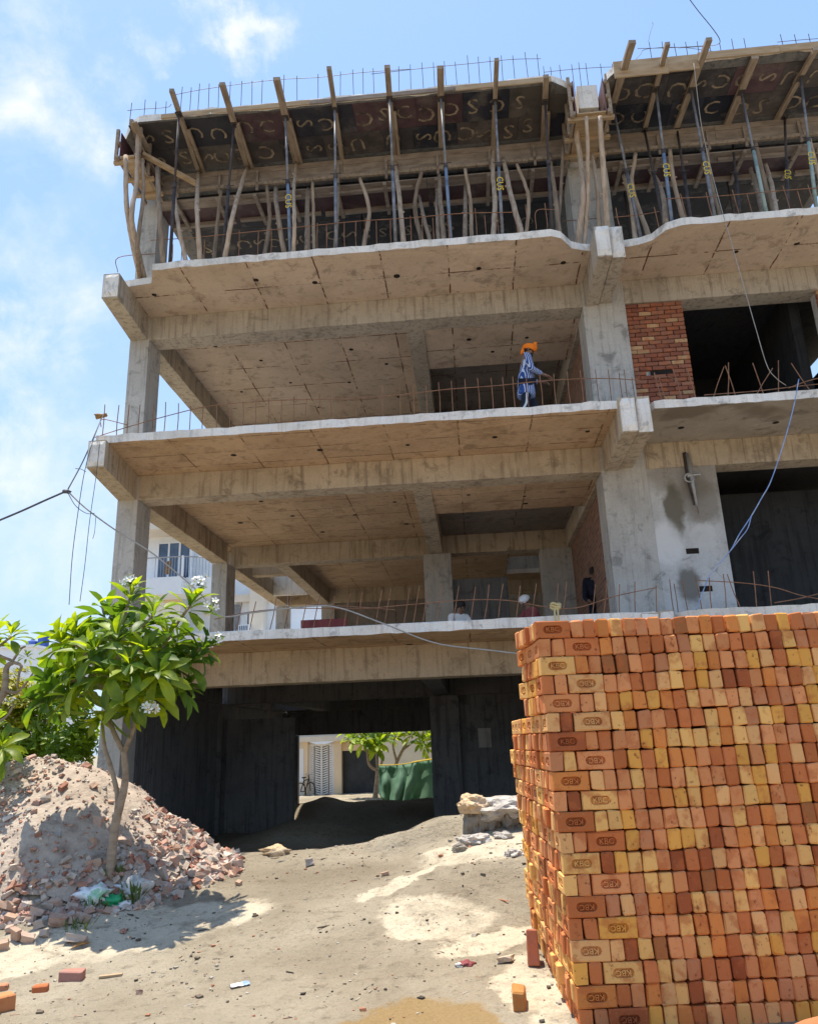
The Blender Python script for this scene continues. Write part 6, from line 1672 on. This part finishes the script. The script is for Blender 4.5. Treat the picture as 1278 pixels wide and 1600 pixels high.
def sachet():
    p = drop(374, 1544, 4.5); e = empty('sachet', p); tag(e, 'small white and blue torn sachet lying on the foreground sand', 'sachet'); e.rotation_euler[2] = .6
    for nm, x0, x1, mt in (('body', -.065, .02, 'shirt_w'), ('blue_end', .02, .07, 'rope_blue')):
        vs = []; k = 6
        for j in range(5):
            for i in range(k):
                x, y = x0 + (x1 - x0) * i / (k - 1), -.025 + .0125 * j
                vs.append((x, y, .016 + .014 * math.cos(y * 60) + .012 * noise.noise(Vector((x * 40, y * 40, 2)))))
        me = bpy.data.meshes.new(nm); me.from_pydata(vs, [], [(j * k + i, j * k + i + 1, (j + 1) * k + i + 1, (j + 1) * k + i) for j in range(4) for i in range(k - 1)])
        o = bpy.data.objects.new(nm, me); COL.objects.link(o); me.materials.append(M[mt]); o.parent = e; o.modifiers.new('t', 'SOLIDIFY').thickness = .004
sachet()
p = drop(126, 1482, 5.5); o = MB(); o.add([(-.09, -.01, 0), (0, -.035, .03), (.09, .01, .01), (0, .035, .035), (0, 0, .012)], [(0, 1, 4), (1, 2, 4), (2, 3, 4), (3, 0, 4)]); o = o.build('dry_leaf', M['leafdry']); o.location = p + Vector((0, 0, .012)); o.rotation_euler[2] = .9; o.modifiers.new('t', 'SOLIDIFY').thickness = .003; tag(o, 'curled dry brown leaf on the sand below the rubble heap', 'leaf')
p = drop(172, 1530, 4.5); o = MB().bar(p + Vector((-.08, -.01, .015)), p + Vector((.08, .03, .02)), .035, .014).build('wood_splinter', M['timber_new']); tag(o, 'flat splinter of pale wood on the sand right of the whole pink brick', 'splinter')
# broken concrete slab on its sandy lumps at the right end of the bank
p = drop(768, 1278, 7.0)
def rock(name, c, size, mat, label, seed, cat='rubble', flat=.75, amp=.28, sub=4):
    o = lump(name, size, mat, seed, sub, amp, 1.7, flat, None, False); o.location = c; return tag(o, label, cat)
rc = at(786, 1266, p.y)
rock('concrete_slab_piece', rc, (.36, .3, .13), M['rock'], 'big rough slab of broken concrete on top of the sand bank beside the brick stack', 31)
rock('mortar_lump', at(738, 1258, p.y - .1), (.16, .16, .11), M['rock_o'], 'orange tinted mortar lump at the left end of the broken concrete slab', 33)
for k, (u, v, w, h) in enumerate(((745, 1300, .13, .2), (770, 1298, .1, .17), (795, 1292, .1, .17))):
    q = at(u, v, p.y - .06); q.z = ground(q.x, q.y) + h * .4
    rock('sand_lump', q, (w, .14, h), M['sandrock'], ['left lump of caked sand carrying the broken concrete slab', 'middle lump of caked sand under the broken concrete slab', 'right lump of caked sand under the slab, next to the bricks'][k], 40 + k, 'sand lump', .9)
q = drop(738, 1322, 6.5); rock('concrete_chunk', q + Vector((0, 0, .04)), (.17, .09, .07), M['rock'], 'small grey concrete chunk on the sand below the broken slab', 51, amp=.4)
q = drop(718, 1330, 6.5); rock('concrete_chunk', q + Vector((0, 0, .02)), (.07, .05, .045), M['sandrock'], 'little dark concrete chunk left of the small grey one', 52, amp=.4)
q = drop(805, 1338, 6.5); rock('concrete_chunk', q + Vector((0, 0, .01)), (.09, .06, .045), M['rock'], 'low crumbled concrete piece close to the stack flank', 53, amp=.4)
q = drop(786, 1310, 6.5); rock('concrete_chunk', q + Vector((0, 0, .02)), (.1, .05, .04), M['rock'], 'whitish rubble bits just under the right end of the slab', 54, amp=.4)
# heap of red brick dust in the near right corner
tp = at(1262, 1588, 4.35)
vs, fs = [], []
nr_, na = 14, 36
for i in range(nr_ + 1):
    r_ = .62 * i / nr_
    for j in range(na):
        t = 2 * math.pi * j / na; x, y = tp.x + .1 + r_ * math.cos(t), 4.35 + r_ * .8 * math.sin(t)
        vs.append((x, y, max(-.05, tp.z - .62 * (math.sqrt(r_ * r_ + .01) - .1)) + .018 * noise.noise(Vector((x * 7, y * 7, 1)))))
fs = [(i * na + j, (i + 1) * na + j, (i + 1) * na + (j + 1) % na, i * na + (j + 1) % na) for i in range(nr_) for j in range(na)]
me = bpy.data.meshes.new('brick_dust_heap'); me.from_pydata(vs, [], fs); me.polygons.foreach_set('use_smooth', [True] * len(fs))
tag(link('brick_dust_heap', me, M['red_sand']), 'small heap of orange red brick dust in the near right corner', 'heap')

# ------------------------------------------------------------ cables, ropes and fittings
def cable(name, pts, r, mat, label, cat='cable', n=8):
    return tag(MB().tube(curve_pts(pts, n), r, 6).build(name, M[mat], None, True), label, cat)
cable('cable', [at(-30, 825, 10.9), at(30, 800, 11), at(70, 782, 11.1), at(102, 768, 11.2)], .016, 'cable', 'thick dark cable running in from the left edge to the knot')
tag(lump('cable_knot', (.07, .04, .035), M['cable'], 4, 2, .4), 'knot of cables hanging in the air left of the building', 'knot').location = at(103, 768, 11.2)
cable('cable', [at(106, 765, 11.2), at(130, 720, 11.5), at(152, 670, 11.72), at(160, 650, 12.0)], .01, 'cable', 'cable from the knot up to the slab corner')
cable('cable', [at(106, 768, 11.2), at(135, 795, 11.3), at(180, 828, 11.5), at(240, 866, 11.55), at(310, 925, 11.6), at(345, 962, 11.65), at(390, 958, 11.7), at(450, 951, 11.74), at(520, 948, 11.74), at(600, 975, 11.6), at(680, 1005, 11.55), at(770, 1017, 11.5), at(840, 1025, 11.5)], .012, 'cable_grey', 'long grey cable from the knot past the tree along the first floor edge')
cable('cable', [at(106, 770, 11.2), at(118, 790, 11.2), at(135, 802, 11.25), at(148, 802, 11.3)], .006, 'cable', 'thin loop of wire under the cable knot')
cable('wire', [at(163, 644, 11.9), at(145, 690, 11.3), at(132, 738, 11.25), at(122, 800, 11.2), at(113, 870, 11.2), at(108, 945, 11.1)], .006, 'cable', 'hanging wire left of the building, the outer of two')
cable('wire', [at(156, 690, 11.4), at(150, 745, 11.3), at(140, 815, 11.25), at(133, 880, 11.2), at(125, 940, 11.1)], .005, 'cable', 'hanging wire left of the building, the inner of two')
cable('wire', [at(150, 805, 11.3), at(148, 830, 11.3), at(145, 842, 11.3)], .004, 'cable', 'short end of wire hanging below the cable loop')
cable('wire', [at(118, 732, 11.3), at(127, 733, 11.28), at(134, 737, 11.25)], .006, 'cable', 'small crosspiece tied to the outer hanging wire')
tag(lump('tied_rag', (.11, .04, .05), M['leafdry'], 5, 2, .5), 'rag tied round the bar ends at the left slab corner', 'rag').location = at(158, 650, 11.9)
cable('wire', [at(1070, -12, 10.2), at(1090, 15, 10.5), at(1112, 42, 10.9), at(1124, 60, 11.2), at(1122, 68, 11.6), at(1105, 71, 12.0), at(1060, 74, 12.2)], .007, 'cable', 'loose wire looping in from above the roof edge')
cable('wire', [at(985, 100, 12.2), at(1000, 85, 12.2), at(1010, 76, 12.2), at(1060, 73, 12.2), at(1120, 80, 12.2), at(1180, 85, 12.2)], .005, 'cable', 'thin wire lying along the roof bars right of the middle column')
cable('wire', [at(1013, 64, 12.2), at(1016, 50, 12.2), at(1020, 38, 12.2), at(1019, 34, 12.2)], .004, 'cable', 'thin bent wire end standing up from the roof bars')
cable('wire', [at(1084, 98, 11.3), at(1095, 190, 11.5), at(1110, 260, 11.6), at(1125, 318, 11.6), at(1140, 370, 11.4), at(1160, 440, 11.3), at(1180, 510, 11.3), at(1198, 570, 11.4), at(1212, 590, 11.5), at(1228, 602, 11.7)], .006, 'cable_grey', 'thin grey wire hanging from the roof across the open floors')
cable('rope', [at(1248, 592, 11.7), at(1240, 635, 11.5), at(1225, 690, 11.4), at(1205, 750, 11.4), at(1190, 778, 11.4), at(1174, 806, 11.4), at(1155, 835, 11.4), at(1140, 862, 11.45), at(1110, 898, 11.55), at(1098, 925, 11.6), at(1087, 954, 11.68)], .008, 'rope_blue', 'blue rope tied between two floor edges at right', 'rope')
cable('rope', [at(1174, 806, 11.38), at(1168, 826, 11.36), at(1156, 842, 11.38), at(1141, 861, 11.43)], .007, 'rope_blue', 'second strand of the blue rope, hanging slightly slack', 'rope')
rp = empty('yellow_rope', at(868, 960, 11.62)); tag(rp, 'yellow rope knotted round a bar at the first floor edge above the brick stack', 'rope')
for k in range(3):
    c = at(868, 945 + 3 * k, 11.72); MB().tube([c + Vector((.07 * math.cos(t), .05 * math.sin(t), .02 * math.sin(2 * t + k))) for t in [i * .45 for i in range(15)]], .02, 6).build('knot', M['rope_yellow'], rp, True)
for dx in (-.02, .03): MB().tube([at(868, 950, 11.68) + Vector((dx, 0, 0)), at(869, 962, 11.62) + Vector((dx, 0, 0)), at(872, 985, 11.64) + Vector((dx * .6, 0, 0))], .014, 6).build('rope_tail', M['rope_yellow'], rp, True)
# clamp and pipe on the plastered pier
cp = empty('pipe_clamp', at(1080, 745, 13.25)); tag(cp, 'grey metal pipe clamp fixed high on the damp plastered pier', 'clamp')
a, b = at(1073, 708, 13.24), at(1089, 792, 13.24)
MB().tube([a, a.lerp(b, .5), b], [.028, .035, .02], 10).build('pipe', M['metal'], cp, True)
MB().tube([a.lerp(b, .86), b + Vector((.01, 0, -.12))], .008, 6).build('rod', M['rebar'], cp)
c = a.lerp(b, .42); MB().tube([c + Vector((-.07, 0, 0)), c + Vector((.16, -.02, .01))], [.045, .028], 8).build('clamp_arm', M['metal'], cp); MB().tube([c + Vector((-.05 + .075 * math.cos(t), -.03, -.05 + .075 * math.sin(t))) for t in [i * .4 for i in range(17)]], .018, 6).build('clamp_ring', M['metal'], cp)
MB().tube([a + Vector((-.03, .03, .02)), c + Vector((-.03, .04, 0)), b + Vector((-.02, .03, .05))], [.035, .045, .025], 7).build('packing', M['steel_dark'], cp, True)
# red door leaf lying on the first floor, lump of concrete hanging in the shuttering
q0 = at(470, 981, 16.5); q1 = at(542, 966, 16.5)
o = MB().box(q0.x, q1.x, 16.5, 16.55, fz, q1.z).build('shutter_board', M['red_cloth']); tag(o, 'dull red shutter board standing on the first floor beside the inner beam', 'board')
